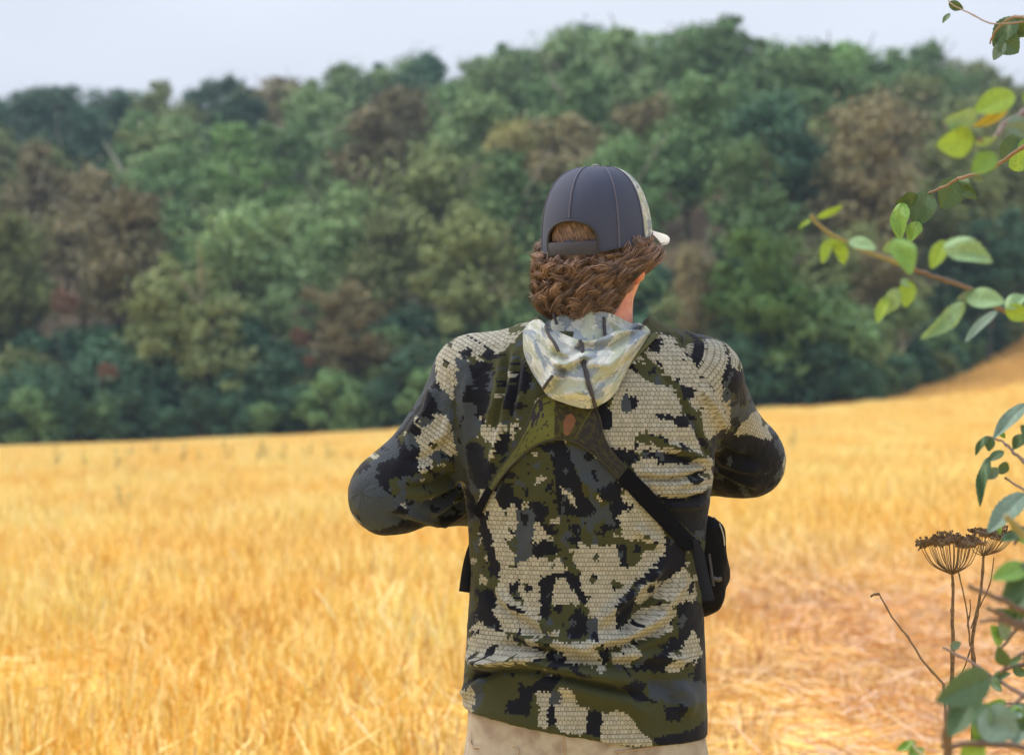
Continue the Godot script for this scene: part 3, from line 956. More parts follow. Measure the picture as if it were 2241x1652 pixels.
func print_patches() -> void:
	camo.resize(GW * GH)
	camo.fill(0)
	# sleeve on his left: grey ground
	patch(3, 0, [0, 1200, 0, 700, 300, 500, 470, 330, 545, 320, 560, 560, 575, 760, 640, 950, 690, 1080, 500, 1200])
	patch(2, 0, [470, 460, 500, 560, 470, 600, 420, 590, 390, 650, 330, 740, 310, 760, 290, 690, 360, 600, 420, 520])
	patch(2, 0, [330, 700, 420, 750, 400, 830, 360, 880, 290, 880, 250, 940, 270, 970, 230, 950, 200, 880, 220, 830, 300, 790, 320, 740])
	patch(0, 0, [250, 900, 360, 860, 430, 790, 560, 780, 560, 880, 460, 960, 330, 980, 260, 960])
	patch(1, 0, [400, 580, 410, 640, 460, 620, 470, 580, 520, 570, 545, 640, 560, 770, 480, 740, 440, 780, 440, 820, 390, 850, 380, 800, 400, 740, 380, 690, 410, 670, 390, 610])
	patch(2, 0, [160, 1070, 330, 1060, 480, 1090, 640, 1040, 560, 900, 590, 880, 690, 1060, 560, 1120, 380, 1180, 140, 1170])
	patch(2, 0, [205, 990, 290, 1000, 280, 1030, 220, 1020])
	patch(1, 0, [280, 1000, 312, 993, 302, 1027])
	patch(0, 0, [300, 690, 350, 650, 360, 700, 320, 720])
	patch(0, 0, [150, 800, 210, 740, 230, 790, 170, 850])
	patch(2, 0, [110, 890, 170, 820, 180, 850, 130, 910])
	patch(1, 0, [500, 340, 640, 200, 760, 205, 900, 140, 870, 195, 790, 265, 700, 320, 680, 290, 640, 300, 650, 380, 590, 470, 550, 500, 510, 430, 545, 320])
	patch(0, 0, [600, 260, 660, 225, 720, 225, 690, 260, 630, 290])
	patch(2, 0, [640, 300, 690, 280, 680, 310, 640, 330])
	# back, on his left
	patch(3, 0, [570, 500, 620, 330, 680, 350, 690, 560, 700, 640, 650, 720, 640, 840, 690, 960, 640, 960, 600, 900, 575, 700])
	patch(2, 0, [680, 330, 770, 320, 740, 430, 740, 560, 690, 580, 660, 450, 655, 390])
	patch(2, 0, [870, 370, 930, 270, 930, 330, 960, 400, 930, 460, 880, 480, 860, 580, 830, 580, 830, 500, 790, 490, 800, 460, 850, 460])
	patch(2, 0, [650, 720, 690, 700, 710, 770, 780, 830, 740, 900, 700, 950, 640, 880])
	patch(1, 0, [700, 590, 720, 630, 760, 660, 800, 630, 810, 720, 780, 720, 760, 690, 720, 690, 690, 640])
	patch(1, 0, [850, 630, 885, 620, 880, 645, 850, 670])
	patch(2, 0, [810, 660, 840, 660, 830, 740, 800, 770, 780, 760])
	# back, on his right
	patch(1, 0, [1340, 540, 1400, 400, 1400, 340, 1480, 390, 1530, 430, 1650, 450, 1690, 540, 1760, 700, 1770, 750, 1640, 760, 1450, 740, 1360, 730, 1340, 660, 1290, 640, 1280, 600, 1290, 560])
	patch(3, 0, [1390, 510, 1410, 460, 1440, 490, 1440, 560, 1400, 560])
	patch(2, 0, [1430, 480, 1465, 490, 1465, 540, 1440, 555])
	patch(0, 0, [1390, 440, 1430, 430, 1440, 460, 1400, 470])
	patch(0, 0, [1510, 570, 1535, 570, 1530, 650, 1640, 680, 1630, 710, 1690, 720, 1760, 750, 1700, 770, 1510, 730, 1450, 700, 1450, 655, 1505, 655])
	patch(2, 0, [1560, 570, 1740, 580, 1740, 620, 1660, 640, 1660, 600, 1560, 590])
	patch(1, 0, [1550, 770, 1580, 790, 1750, 800, 1840, 790, 1840, 900, 1750, 950, 1660, 975, 1560, 960, 1480, 900, 1450, 830, 1500, 780])
	patch(2, 0, [1490, 740, 1580, 750, 1750, 790, 1750, 815, 1570, 810, 1560, 780, 1500, 790])
	patch(2, 0, [1720, 860, 1780, 850, 1760, 920, 1700, 910])
	patch(2, 0, [1560, 965, 1700, 985, 1840, 930, 1840, 1200, 1760, 1180, 1640, 1060])
	patch(1, 0, [1280, 640, 1330, 660, 1340, 740, 1350, 800, 1270, 770, 1250, 700, 1260, 640])
	patch(2, 0, [1210, 560, 1270, 545, 1345, 560, 1345, 640, 1290, 650, 1250, 740, 1220, 700, 1230, 620])
	patch(2, 0, [1340, 740, 1440, 745, 1480, 790, 1440, 820, 1380, 800])
	# sleeve on his right
	patch(2, 0, [1830, 690, 1900, 620, 1950, 660, 2020, 670, 2090, 700, 2240, 800, 2200, 1000, 1850, 1000, 1830, 800])
	patch(1, 0, [1520, 280, 1560, 190, 1640, 200, 1640, 250, 1720, 260, 1740, 310, 1830, 360, 1830, 470, 1870, 470, 1900, 580, 1870, 630, 1820, 690, 1800, 600, 1740, 520, 1700, 440, 1600, 340])
	patch(0, 0, [1630, 220, 1690, 215, 1720, 240, 1660, 260])
	patch(2, 0, [1540, 200, 1590, 195, 1580, 270, 1530, 260])
	patch(2, 0, [1740, 270, 1800, 310, 1860, 350, 1920, 370, 1980, 470, 1970, 520, 1920, 510, 1880, 440, 1830, 400, 1790, 350])
	patch(1, 0, [1760, 240, 1860, 280, 1930, 350, 1860, 345, 1790, 300])
	patch(3, 0, [1830, 380, 1880, 440, 1900, 520, 1980, 530, 2000, 440, 2080, 560, 2020, 560, 1960, 600, 1900, 580, 1870, 470, 1840, 460])
	patch(1, 0, [1960, 620, 2000, 560, 2030, 570, 2050, 630, 2080, 650, 2080, 700, 2030, 660, 1980, 640, 1940, 660])
	patch(3, 0, [2080, 570, 2200, 780, 2200, 900, 2110, 760, 2080, 660])
	patch(0, 0, [1760, 540, 1800, 510, 1815, 560, 1780, 600, 1750, 570])
	patch(2, 0, [1690, 430, 1740, 440, 1750, 500, 1700, 490])
	# middle of the back under the harness
	patch(2, 0, [1010, 720, 1110, 700, 1140, 760, 1160, 830, 1190, 900, 1200, 960, 1270, 1020, 1280, 1080, 1170, 1075, 1070, 1060, 1070, 920, 1050, 800])
	patch(1, 0, [1085, 910, 1110, 945, 1160, 970, 1172, 1030, 1150, 1045, 1130, 990, 1100, 955])
	patch(3, 0, [1120, 720, 1220, 740, 1340, 850, 1370, 880, 1320, 960, 1240, 960, 1190, 880, 1150, 800])
	patch(2, 0, [1270, 940, 1380, 880, 1400, 940, 1440, 1000, 1440, 1040, 1370, 1060, 1380, 1120, 1310, 1150, 1270, 1120, 1340, 1080, 1340, 1000, 1290, 990])
	patch(3, 0, [1210, 1080, 1340, 1000, 1340, 1060, 1260, 1110, 1240, 1160, 1210, 1140])
	patch(1, 0, [1380, 940, 1420, 960, 1480, 1030, 1560, 1100, 1600, 1170, 1600, 1230, 1530, 1290, 1480, 1360, 1440, 1360, 1500, 1260, 1500, 1200, 1420, 1170, 1400, 1120, 1370, 1090, 1440, 1060, 1440, 1020, 1390, 990])
	patch(2, 0, [780, 960, 830, 880, 860, 970, 910, 990, 900, 1040, 860, 1010, 820, 1060, 780, 1020])
	patch(1, 0, [700, 980, 720, 950, 770, 950, 770, 990, 800, 1060, 860, 1010, 880, 1030, 870, 1140, 860, 1180, 800, 1170, 820, 1230, 850, 1290, 930, 1280, 990, 1290, 1060, 1310, 1110, 1330, 1100, 1361, 820, 1361, 790, 1300, 750, 1200, 740, 1100, 750, 1060, 700, 1050])
	patch(3, 0, [880, 1050, 960, 1030, 970, 1060, 960, 1180, 950, 1270, 860, 1300, 860, 1180])
	patch(2, 0, [930, 1000, 1010, 1000, 1040, 1050, 1000, 1100, 1050, 1110, 1050, 1170, 1020, 1160, 960, 1060])
	patch(1, 0, [990, 1095, 1020, 1160, 1030, 1200, 960, 1200, 960, 1170])
	patch(2, 0, [960, 1200, 1030, 1190, 1090, 1230, 1080, 1250, 1030, 1260, 990, 1280, 930, 1240])
	patch(2, 0, [1110, 1110, 1180, 1105, 1190, 1190, 1160, 1200, 1150, 1150])
	patch(2, 0, [690, 1060, 750, 1050, 750, 1100, 730, 1110, 760, 1200, 800, 1300, 780, 1361, 740, 1361, 720, 1260, 690, 1150])
	# lower back
	patch(1, 1, [310, 60, 370, 0, 510, 0, 520, 100, 500, 190, 410, 200, 450, 320, 510, 330, 480, 380, 600, 330, 690, 340, 720, 390, 790, 350, 830, 420, 780, 430, 680, 460, 660, 520, 660, 680, 600, 700, 560, 600, 520, 500, 520, 480, 450, 500, 480, 560, 440, 580, 390, 560, 410, 450, 350, 280, 340, 170])
	patch(3, 1, [510, 20, 630, 0, 650, 40, 640, 250, 600, 340, 510, 370, 500, 310, 530, 280, 510, 180])
	patch(0, 1, [420, 200, 510, 180, 500, 330, 460, 320])
	patch(2, 1, [450, 510, 530, 480, 510, 550, 460, 570])
	patch(2, 1, [680, 460, 760, 440, 830, 430, 920, 440, 940, 480, 900, 560, 860, 540, 830, 460, 770, 470, 750, 560, 740, 640, 710, 760, 660, 700, 660, 520])
	patch(2, 1, [840, 440, 940, 440, 940, 560, 990, 600, 970, 640, 920, 620, 890, 540])
	patch(1, 1, [770, 470, 830, 460, 840, 540, 900, 570, 920, 640, 870, 620, 760, 640, 740, 600])
	patch(1, 1, [930, 230, 980, 280, 1050, 260, 1080, 280, 1170, 260, 1190, 310, 1210, 380, 1290, 410, 1280, 480, 1240, 540, 1160, 620, 1060, 680, 980, 660, 1000, 590, 950, 540, 960, 430, 930, 400, 905, 320])
	patch(0, 1, [1070, 250, 1130, 180, 1260, 130, 1360, 200, 1480, 230, 1400, 340, 1290, 400, 1250, 380, 1250, 240])
	patch(2, 1, [1180, 240, 1250, 240, 1250, 400, 1205, 395])
	patch(1, 1, [1180, 60, 1280, 0, 1380, 0, 1420, 60, 1510, 200, 1500, 310, 1400, 400, 1340, 440, 1370, 310, 1480, 290, 1460, 210, 1400, 220, 1340, 200, 1220, 190, 1240, 120, 1190, 90])
	patch(2, 1, [1510, 200, 1640, 220, 1640, 380, 1520, 500, 1400, 520, 1340, 470, 1420, 380, 1500, 310])
	patch(2, 1, [1150, 660, 1260, 540, 1320, 560, 1290, 650, 1280, 770, 1180, 830, 1160, 740])
	patch(1, 1, [1330, 520, 1420, 490, 1500, 500, 1430, 600, 1360, 640, 1310, 620, 1290, 560])
	patch(1, 1, [1540, 520, 1620, 400, 1700, 540, 1710, 600, 1640, 620, 1560, 640, 1470, 600])
	patch(2, 1, [1310, 1060, 1480, 900, 1590, 860, 1570, 650, 1620, 640, 1780, 640, 1790, 1000, 1500, 1100, 1200, 1080])
	patch(1, 1, [1040, 700, 1150, 650, 1160, 830, 1290, 770, 1360, 700, 1500, 660, 1550, 690, 1520, 810, 1400, 850, 1250, 900, 1050, 930, 900, 920, 1040, 880, 1050, 760])
	patch(0, 1, [740, 640, 870, 620, 890, 680, 860, 760, 850, 850, 720, 770])
	patch(2, 1, [860, 710, 960, 700, 1000, 790, 990, 850, 860, 880, 840, 830])
	patch(3, 1, [960, 760, 1040, 730, 1040, 890, 980, 880])
	patch(1, 1, [350, 600, 410, 570, 540, 660, 580, 700, 650, 720, 660, 840, 560, 830, 420, 800, 370, 750, 380, 710, 320, 700])
	patch(2, 1, [270, 540, 350, 600, 340, 690, 380, 760, 400, 830, 300, 800, 250, 740, 190, 820, 160, 1000, 150, 760, 250, 660])
	patch(2, 1, [430, 660, 490, 640, 580, 700, 520, 700])
	patch(1, 1, [220, 800, 260, 760, 300, 800, 480, 860, 480, 900, 230, 890, 220, 1020, 180, 1000, 210, 900])
	patch(2, 1, [480, 850, 560, 870, 560, 910, 500, 900])
	patch(1, 1, [560, 880, 650, 890, 650, 915, 560, 910])
	patch(1, 1, [230, 930, 320, 920, 330, 1020, 250, 1030])
	patch(1, 1, [360, 930, 520, 940, 690, 990, 540, 1010, 430, 1040, 350, 1020])
	patch(2, 1, [310, 930, 370, 920, 340, 1020, 310, 1020])
	patch(1, 1, [750, 900, 880, 910, 1040, 980, 1050, 1045, 820, 1020, 780, 960])
	patch(2, 1, [690, 950, 800, 970, 820, 1060, 760, 1060, 690, 1000])
	patch(2, 1, [1050, 940, 1110, 960, 1110, 1040, 1060, 1050])
	patch(1, 1, [1140, 980, 1290, 930, 1300, 960, 1260, 1030, 1150, 1030])
	patch(1, 1, [1460, 990, 1600, 950, 1690, 820, 1730, 880, 1760, 990, 1650, 1040, 1560, 1090, 1490, 1085, 1530, 1010])
	patch(0, 1, [1310, 950, 1480, 930, 1490, 960, 1300, 1000])
	# shirt tail
	patch(2, 1, [510, 1160, 560, 1200, 620, 1170, 660, 1130, 780, 1120, 770, 1180, 720, 1230, 640, 1220, 590, 1250, 580, 1340, 560, 1390, 410, 1370, 430, 1300, 510, 1270])
	patch(1, 1, [640, 1240, 720, 1220, 700, 1320, 690, 1450, 650, 1450, 660, 1350])
	patch(1, 1, [790, 1220, 850, 1220, 880, 1290, 850, 1330, 970, 1360, 960, 1440, 930, 1500, 780, 1480, 740, 1380, 730, 1330])
	patch(3, 1, [700, 1270, 740, 1210, 800, 1230, 780, 1310, 710, 1320])
	patch(2, 1, [690, 1320, 740, 1320, 750, 1460, 700, 1460])
	patch(2, 1, [970, 1350, 1040, 1350, 1060, 1420, 1040, 1530, 940, 1510, 960, 1430])
	patch(1, 1, [1070, 1390, 1150, 1370, 1230, 1400, 1290, 1480, 1400, 1580, 1080, 1580, 1060, 1450])
	patch(3, 1, [1400, 1150, 1600, 1160, 1790, 1140, 1790, 1300, 1640, 1320, 1530, 1310, 1380, 1260])
	patch(2, 1, [1190, 1190, 1280, 1150, 1390, 1190, 1310, 1220, 1450, 1310, 1280, 1290])
	patch(2, 1, [1490, 1330, 1620, 1320, 1610, 1430, 1500, 1420])
	patch(2, 1, [1410, 1540, 1600, 1500, 1690, 1480, 1790, 1400, 1790, 1600, 1450, 1600])
	patch(2, 1, [1700, 1040, 1790, 1000, 1790, 1180, 1690, 1150])
	patch(2, 1, [100, 1260, 250, 1080, 320, 1050, 300, 1100, 200, 1200])
	patch(1, 1, [100, 1290, 240, 1200, 220, 1280, 200, 1380, 100, 1380])
	patch(3, 1, [240, 1180, 300, 1140, 280, 1260, 200, 1400])

func widen_light() -> void:
	# the light patches run a little into the olive
	for round_ in 3:
		var old := camo.duplicate()
		for y in range(1, GH - 1):
			for x in range(1, GW - 1):
				var at := y * GW + x
				if old[at] == 0 and (old[at - 1] == 1 or old[at + 1] == 1 or old[at - GW] == 1 or old[at + GW] == 1): camo[at] = 1

func camo_class(px: Vector2, key: int, facing: bool) -> int:
	if facing:
		var gx := int((px.x - GX) * 0.5)
		var gy := int((px.y - GY) * 0.5)
		if gx >= 0 and gy >= 0 and gx < GW and gy < GH:
			var cls := camo[gy * GW + gx]
			# small flecks break the patches up
			if px.y > 1480.0: return cls
			var n := soft.get_noise_2d(px.x * 1.25, px.y * 1.5 + 500.0)
			var n2 := soft.get_noise_2d(px.x * 1.5 + 800.0, px.y * 1.25)
			if cls == 0 and n > 0.54: return 2
			if cls == 0 and n2 > 0.56: return 3
			if cls == 0 and n < -0.68: return 1
			if cls == 1 and n2 < -0.68: return 2 if n > 0.0 else 0
			if cls == 3 and n > 0.6: return 2
			if cls == 2 and n2 > 0.64: return 3
			return cls
	# elsewhere the print runs on
	var a := noise.get_noise_2d(px.x * 1.1 + key * 400.0, px.y * 1.4)
	var b := noise.get_noise_2d(px.x * 1.6 + 900.0 + key * 300.0, px.y * 1.8)
	if a > 0.18: return 1
	if b > 0.16: return 2
	if a < -0.22: return 3
	return 0

const CAMO_COLORS := [[51, 54, 35], [139, 138, 131], [14, 17, 28], [50, 57, 67], [150, 78, 56]]

# One printed sheet of w x h texels; mu and mv are its size in metres; where(u, v) gives [pixel, facing].
func camo_sheet(w: int, h: int, mu: float, mv: float, key: int, where: Callable) -> ImageTexture:
	var data := PackedByteArray()
	data.resize(w * h * 3)
	var cols := maxi(2, int(round(mu / SCALE)))
	var cw := mu / cols
	var cache := {}
	var at := 0
	for y in h:
		var vm := (y + 0.5) / h * mv
		var row := int(vm / SCALE)
		var fv := vm / SCALE - row
		var shift := 0.5 if row % 2 == 1 else 0.0
		for x in w:
			var um := (x + 0.5) / w * mu / cw + shift
			var col := int(um)
			var fu := um - col
			var id := row * 4096 + col
			# the colour changes along fine steps
			var c2 := int(um * 2.0)
			var r2 := int(vm / SCALE * 2.0)
			id = r2 * 8192 + c2
			var cls: int
			if cache.has(id): cls = cache[id]
			else:
				var jx := (hash2(c2 + key * 57, r2) - 0.5) * 1.3
				var jy := (hash2(r2 + key * 13, c2 + 199) - 0.5) * 1.3
				var q: Array = where.call((c2 + 0.5 + jx - shift * 2.0) * 0.5 * cw / mu, (r2 + 0.5 + jy) * 0.5 * SCALE / mv)
				cls = camo_class(q[0], key, q[1])
				cache[id] = cls
			var c: Array = CAMO_COLORS[cls]
			var k := 1.0
			if cls == 1:
				# a printed scale: rounded cell with a darker outline, open at its foot
				var jit := hash2(col, row + key) * 0.16
				var ex := absf(fu - 0.5) * 2.0
				var ey := absf(fv - 0.5) * 2.0
				var r := ex * ex * ex + ey * ey * ey
				k = 1.0 - smoothstep(0.6, 1.0 + jit, r) * (0.46 if fv > 0.3 else 0.34)
				k *= 0.93 + 0.12 * hash2(col + 5, row + 9)
			else:
				k = 0.95 + 0.1 * hash2(x, y)
			var warm := 1.0 if cls != 1 else lerpf(0.86, 1.0, k)
			data[at] = int(minf(255.0, c[0] * k)); data[at + 1] = int(minf(255.0, c[1] * k * lerpf(0.96, 1.0, warm))); data[at + 2] = int(minf(255.0, c[2] * k * warm))
			at += 3
	return image_texture(w, h, data)

var wrinkles: NoiseTexture2D
var soft := FastNoiseLite.new()

func cloth(tex: Texture2D, rough := 0.85) -> StandardMaterial3D:
	var m := mat(Color.WHITE, rough, 0.0, 0.25)
	m.albedo_texture = tex
	m.rim_enabled = true
	m.rim = 0.12
	if wrinkles == null:
		wrinkles = NoiseTexture2D.new()
		var fn := FastNoiseLite.new()
		fn.seed = 9
		fn.noise_type = FastNoiseLite.TYPE_SIMPLEX_SMOOTH
		fn.fractal_type = FastNoiseLite.FRACTAL_RIDGED
		fn.fractal_octaves = 3
		fn.frequency = 0.006
		fn.domain_warp_enabled = true
		fn.domain_warp_amplitude = 40.0
		wrinkles.noise = fn
		wrinkles.width = 512; wrinkles.height = 512
		wrinkles.seamless = true
	m.heightmap_enabled = true
	m.heightmap_texture = wrinkles
	m.heightmap_scale = 0.35
	return m

func arm_axes(a: Vector3, b: Vector3) -> Array:
	var ax := (b - a).normalized()
	var e1 := (Vector3(0, 0, 1) - ax * ax.z).normalized()
	return [ax, e1, ax.cross(e1)]

const V0 := 0.86
const V1 := 1.64

func build_shirt() -> void:
	soft.seed = 12
	soft.frequency = 0.02
	soft.fractal_octaves = 1
	shirt_folds()
	print_patches()
	widen_light()
	var net := nets(Vector3(-0.52, 0.875, -0.42), Vector3(0.46, 1.62, 0.22), 0.0052, shirt_sdf)
	var v: PackedVector3Array = net.v
	var q: PackedInt32Array = net.q
	var b := net_mesh(net)
	var n0 := b.n
	for k in v.size():
		var p := v[k]
		var add := 0.0016 * noise.get_noise_3d(p.x * 900.0, p.y * 900.0, p.z * 900.0) + 0.0025 * noise.get_noise_3d(p.x * 350.0, p.y * 200.0, p.z * 350.0)
		if n0[k].z > -0.1:
			add += fold(proj(p + BASE)) * smoothstep(-0.1, 0.35, n0[k].z)
		if p.y < 0.905: add *= smoothstep(0.885, 0.905, p.y)
		b.v[k] = p + n0[k] * add
	b.smooth()
	# five sheets of cloth: the torso, two upper sleeves, two lower sleeves
	var parts := []
	for k in 5: parts.append([MB.new(), {}])
	var axes := []
	for k in 2:
		axes.append(arm_axes(arm[k][0], arm[k][1]))
		axes.append(arm_axes(arm[k][1], arm[k][2]))
	for k in range(0, q.size(), 4):
		var c := (b.v[q[k]] + b.v[q[k + 1]] + b.v[q[k + 2]] + b.v[q[k + 3]]) * 0.25
		var side := 0 if c.x < 0.0 else 1
		var a: Array = arm[side]
		var up := rcone(c, a[0], a[1], a[3], a[4])
		var fo := rcone(c, a[1], a[2], a[4], a[5])
		var sheet := 0
		if minf(up, fo) < torso_sdf(c) - 0.008: sheet = 1 + side * 2 + (0 if up < fo else 1)
		var mb: MB = parts[sheet][0]
		var seen: Dictionary = parts[sheet][1]
		var ref := 0.0
		var ids := []
		for j in 4:
			var g := q[k + j]
			var p := b.v[g]
			var u: float
			var w: float
			if sheet == 0:
				u = atan2(p.x - 0.003, p.z) / TAU + 0.5
				w = (V1 - p.y) / (V1 - V0)
			else:
				var ax: Array = axes[sheet - 1]
				var o: Vector3 = a[0] if sheet % 2 == 1 else a[1]
				var d := p - o
				u = atan2(d.dot(ax[2]), d.dot(ax[1])) / TAU + 0.5
				w = d.dot(ax[0]) / 0.5 + 0.2
			if j == 0: ref = u
			elif u - ref > 0.5: u -= 1.0
			elif u - ref < -0.5: u += 1.0
			var key := g * 4 + int(floor(u + 1.0))
			if not seen.has(key): seen[key] = mb.add(p, b.n[g], Vector2(u, w))
			ids.append(seen[key])
		mb.i.append_array([ids[0], ids[1], ids[2], ids[0], ids[2], ids[3]])
	var am := ArrayMesh.new()
	for s in 5:
		var mb: MB = parts[s][0]
		if mb.i.is_empty(): continue
		var tex: ImageTexture
		if s == 0:
			tex = camo_sheet(1240, 900, 1.06, V1 - V0, 0, func(u: float, w: float) -> Array:
				var y := V1 - w * (V1 - V0)
				var r := torso_row(minf(y, 1.5))
				var an := (u - 0.5) * TAU
				var dz: float = r[1] if cos(an) > 0.0 else r[2]
				var rad: float = pow(pow(absf(sin(an)) / r[0], 2.35) + pow(absf(cos(an)) / dz, 2.35), -0.4255)
				var p := Vector3(r[3] + rad * sin(an), y, rad * cos(an))
				if y > 1.38 and cos(an) > -0.05:   # on the shoulders, out to the cloth itself
					var g := 0.05
					while g < 0.27:
						p = Vector3(r[3] + g * sin(an), y, g * cos(an))
						var gap := shirt_sdf(p)
						if gap > -0.001: break
						g += maxf(0.003, -gap * 0.8)
				return [proj(p + BASE), cos(an) > -0.02])
		else:
			var side := (s - 1) / 2
			var a: Array = arm[side]
			var fore := s % 2 == 0
			var o: Vector3 = a[1] if fore else a[0]
			var rr: float = a[4]
			var upper: float = (a[1] - a[0] as Vector3).length()
			var ax: Array = axes[s - 1]
			tex = camo_sheet(400, 560, 0.36, 0.5, s, func(u: float, w: float) -> Array:
				var an := (u - 0.5) * TAU
				var dir: Vector3 = ax[1] * cos(an) + ax[2] * sin(an)
				var along := (w - 0.2) * 0.5
				var over := maxf(-along, along - upper) if not fore else -along
				var rad := sqrt(maxf(0.0, rr * rr - over * over)) if over > 0.0 else rr
				return [proj(o + ax[0] * along + dir * rad + BASE), dir.z > -0.15 and not (fore and w > 0.7)])
		mb.mesh(am, cloth(tex))
	var o := obj("shirt", am, null, person)
	o.set_meta("label", "long-sleeved hooded shirt in scaly camouflage print")

# Where the pixel's ray meets the shirt, off metres proud of the cloth (in the man's own axes).
func on_shirt(px: Vector2, off: float, from := 2.55) -> Vector3:
	var d := from
	var p := Vector3.ZERO
	for k in 60:
		p = P(px.x, px.y, d) - BASE
		var s := shirt_sdf(p) - 0.001
		if s < 0.0006 or d > 3.3: break
		d += maxf(s * 0.75, 0.0006)
	if p.z < 0.03:   # past the shoulder's edge: stay in the plane of the shoulders
		p = P(px.x, px.y, 2.95 - 0.03) - BASE
		return p + Vector3(0, 0, off)
	var g := Vector3(shirt_sdf(p + Vector3(0.004, 0, 0)) - shirt_sdf(p - Vector3(0.004, 0, 0)), shirt_sdf(p + Vector3(0, 0.004, 0)) - shirt_sdf(p - Vector3(0, 0.004, 0)), shirt_sdf(p + Vector3(0, 0, 0.004)) - shirt_sdf(p - Vector3(0, 0, 0.004))).normalized()
	return p + g * (off + maxf(0.0, fold(px)))

# ---- the body under the clothes
var bones := []

func bone(a: Vector3, b: Vector3, ra: float, rb: float) -> void:
	bones.append([a, b, ra, rb])

var near_bones := []

func near(c: Vector3, reach: float) -> bool:
	near_bones.clear()
	for k in bones:
		if rcone(c, k[0], k[1], k[2], k[3]) < reach + 0.03: near_bones.append(k)
	return not near_bones.is_empty() or (head_inv * c).length() < 0.2

func body_sdf(p: Vector3) -> float:
	var d := 1.0
	for k in near_bones:
		d = smin(d, rcone(p, k[0], k[1], k[2], k[3]), 0.022)
	# skull and face
	var h := head_inv * p
	if h.length() < 0.2:
		var e := Vector3(h.x / 0.075, (h.y - 0.005) / 0.112, (h.z + 0.004) / 0.094)
		var l := e.length()
		d = smin(d, (l - 1.0) * 0.075, 0.03)
		d = smin(d, rcone(h, Vector3(0, -0.05, -0.045), Vector3(0, -0.103, -0.072), 0.052, 0.026), 0.03)   # jaw and chin
		d = smin(d, rcone(h, Vector3(0, 0.01, -0.09), Vector3(0, -0.032, -0.112), 0.009, 0.014), 0.012)     # nose
		d = smin(d, rcone(h, Vector3(-0.028, 0.022, -0.084), Vector3(0.028, 0.022, -0.084), 0.012, 0.012), 0.012)
		d = smin(d, rcone(h, Vector3(-0.016, -0.066, -0.094), Vector3(0.016, -0.066, -0.094), 0.008, 0.008), 0.008)
		for s in [-1.0, 1.0]:
			var c := h - Vector3(s * 0.075, -0.046, 0.004)
			var ear := Vector3(c.x / 0.010, c.y / 0.032, c.z / 0.019).length()
			d = smin(d, (ear - 1.0) * 0.010, 0.008)
			d = maxf(d, 0.011 - (h - Vector3(s * 0.03, 0.002, -0.092)).length())   # eye sockets
	return d

var head := Transform3D()
var head_inv := Transform3D()

func build_body() -> void:
	# trunk, neck
	bone(Vector3(0.012, 1.62, 0.012), Vector3(0.008, 1.50, 0.028), 0.064, 0.070)
	bone(Vector3(0.0, 1.42, 0.02), Vector3(0.0, 1.22, 0.0), 0.105, 0.095)
	bone(Vector3(0.0, 1.22, 0.0), Vector3(0.0, 0.95, 0.0), 0.095, 0.10)
	bone(Vector3(-0.14, 1.46, 0.02), Vector3(0.14, 1.46, 0.02), 0.05, 0.05)
	for k in 2:
		var s := -1.0 if k == 0 else 1.0
		var a: Array = arm[k]
		bone(a[0], a[1], a[3] - 0.02, a[4] - 0.014)
		bone(a[1], a[2], a[4] - 0.014, 0.026)
		# a hand: palm, four fingers bent round the pouch front, thumb
		var w: Vector3 = a[2]
		var dir: Vector3 = (w - a[1] as Vector3).normalized()
		var across := Vector3(0, 1, 0)
		var palm := w + dir * 0.085
		bone(w, palm, 0.027, 0.03)
		bone(w + dir * 0.03 + across * 0.018, palm + across * 0.026, 0.018, 0.014)
		bone(w + dir * 0.03 - across * 0.018, palm - across * 0.026, 0.018, 0.014)
		var curl := Vector3(-s * 0.75, 0, -0.25).normalized()
		for f in 4:
			var root := palm + across * (0.030 - 0.02 * f) + dir * 0.008
			var l: float = [0.040, 0.046, 0.043, 0.034][f]
			var k1 := root + (dir + curl * 0.5).normalized() * l
			var k2 := k1 + (dir * 0.4 + curl).normalized() * l * 0.7
			bone(root, k1, 0.0095, 0.0088)
			bone(k1, k2, 0.0088, 0.0075)
		var th := w + dir * 0.03 + across * 0.028
		bone(th, th + (dir + across * 0.7).normalized() * 0.04, 0.012, 0.0105)
		bone(th + (dir + across * 0.7).normalized() * 0.04, th + (dir + across * 0.7).normalized() * 0.04 + (dir + curl * 0.4).normalized() * 0.03, 0.0105, 0.008)
		# legs
		bone(Vector3(s * 0.085, 0.92, 0.0), Vector3(s * 0.10, 0.50, -0.015), 0.075, 0.05)
		bone(Vector3(s * 0.10, 0.50, -0.015), Vector3(s * 0.115, 0.09, 0.02), 0.05, 0.036)
		bone(Vector3(s * 0.115, 0.06, 0.04), Vector3(s * 0.125, 0.035, -0.13), 0.032, 0.026)
	var net := nets(Vector3(-0.46, 0.0, -0.58), Vector3(0.42, 1.85, 0.16), 0.0085, body_sdf, 5, 1.4, near)
	obj("body", net_mesh(net).mesh(), skin, person)
	for s in [-1.0, 1.0]:
		var e := SphereMesh.new()
		e.radius = 0.0118; e.height = 0.0236
		e.radial_segments = 16; e.rings = 8
		var o := obj("eye", e, mat(c8(225, 220, 212), 0.3), person)
		o.position = head * Vector3(s * 0.03, 0.002, -0.087)

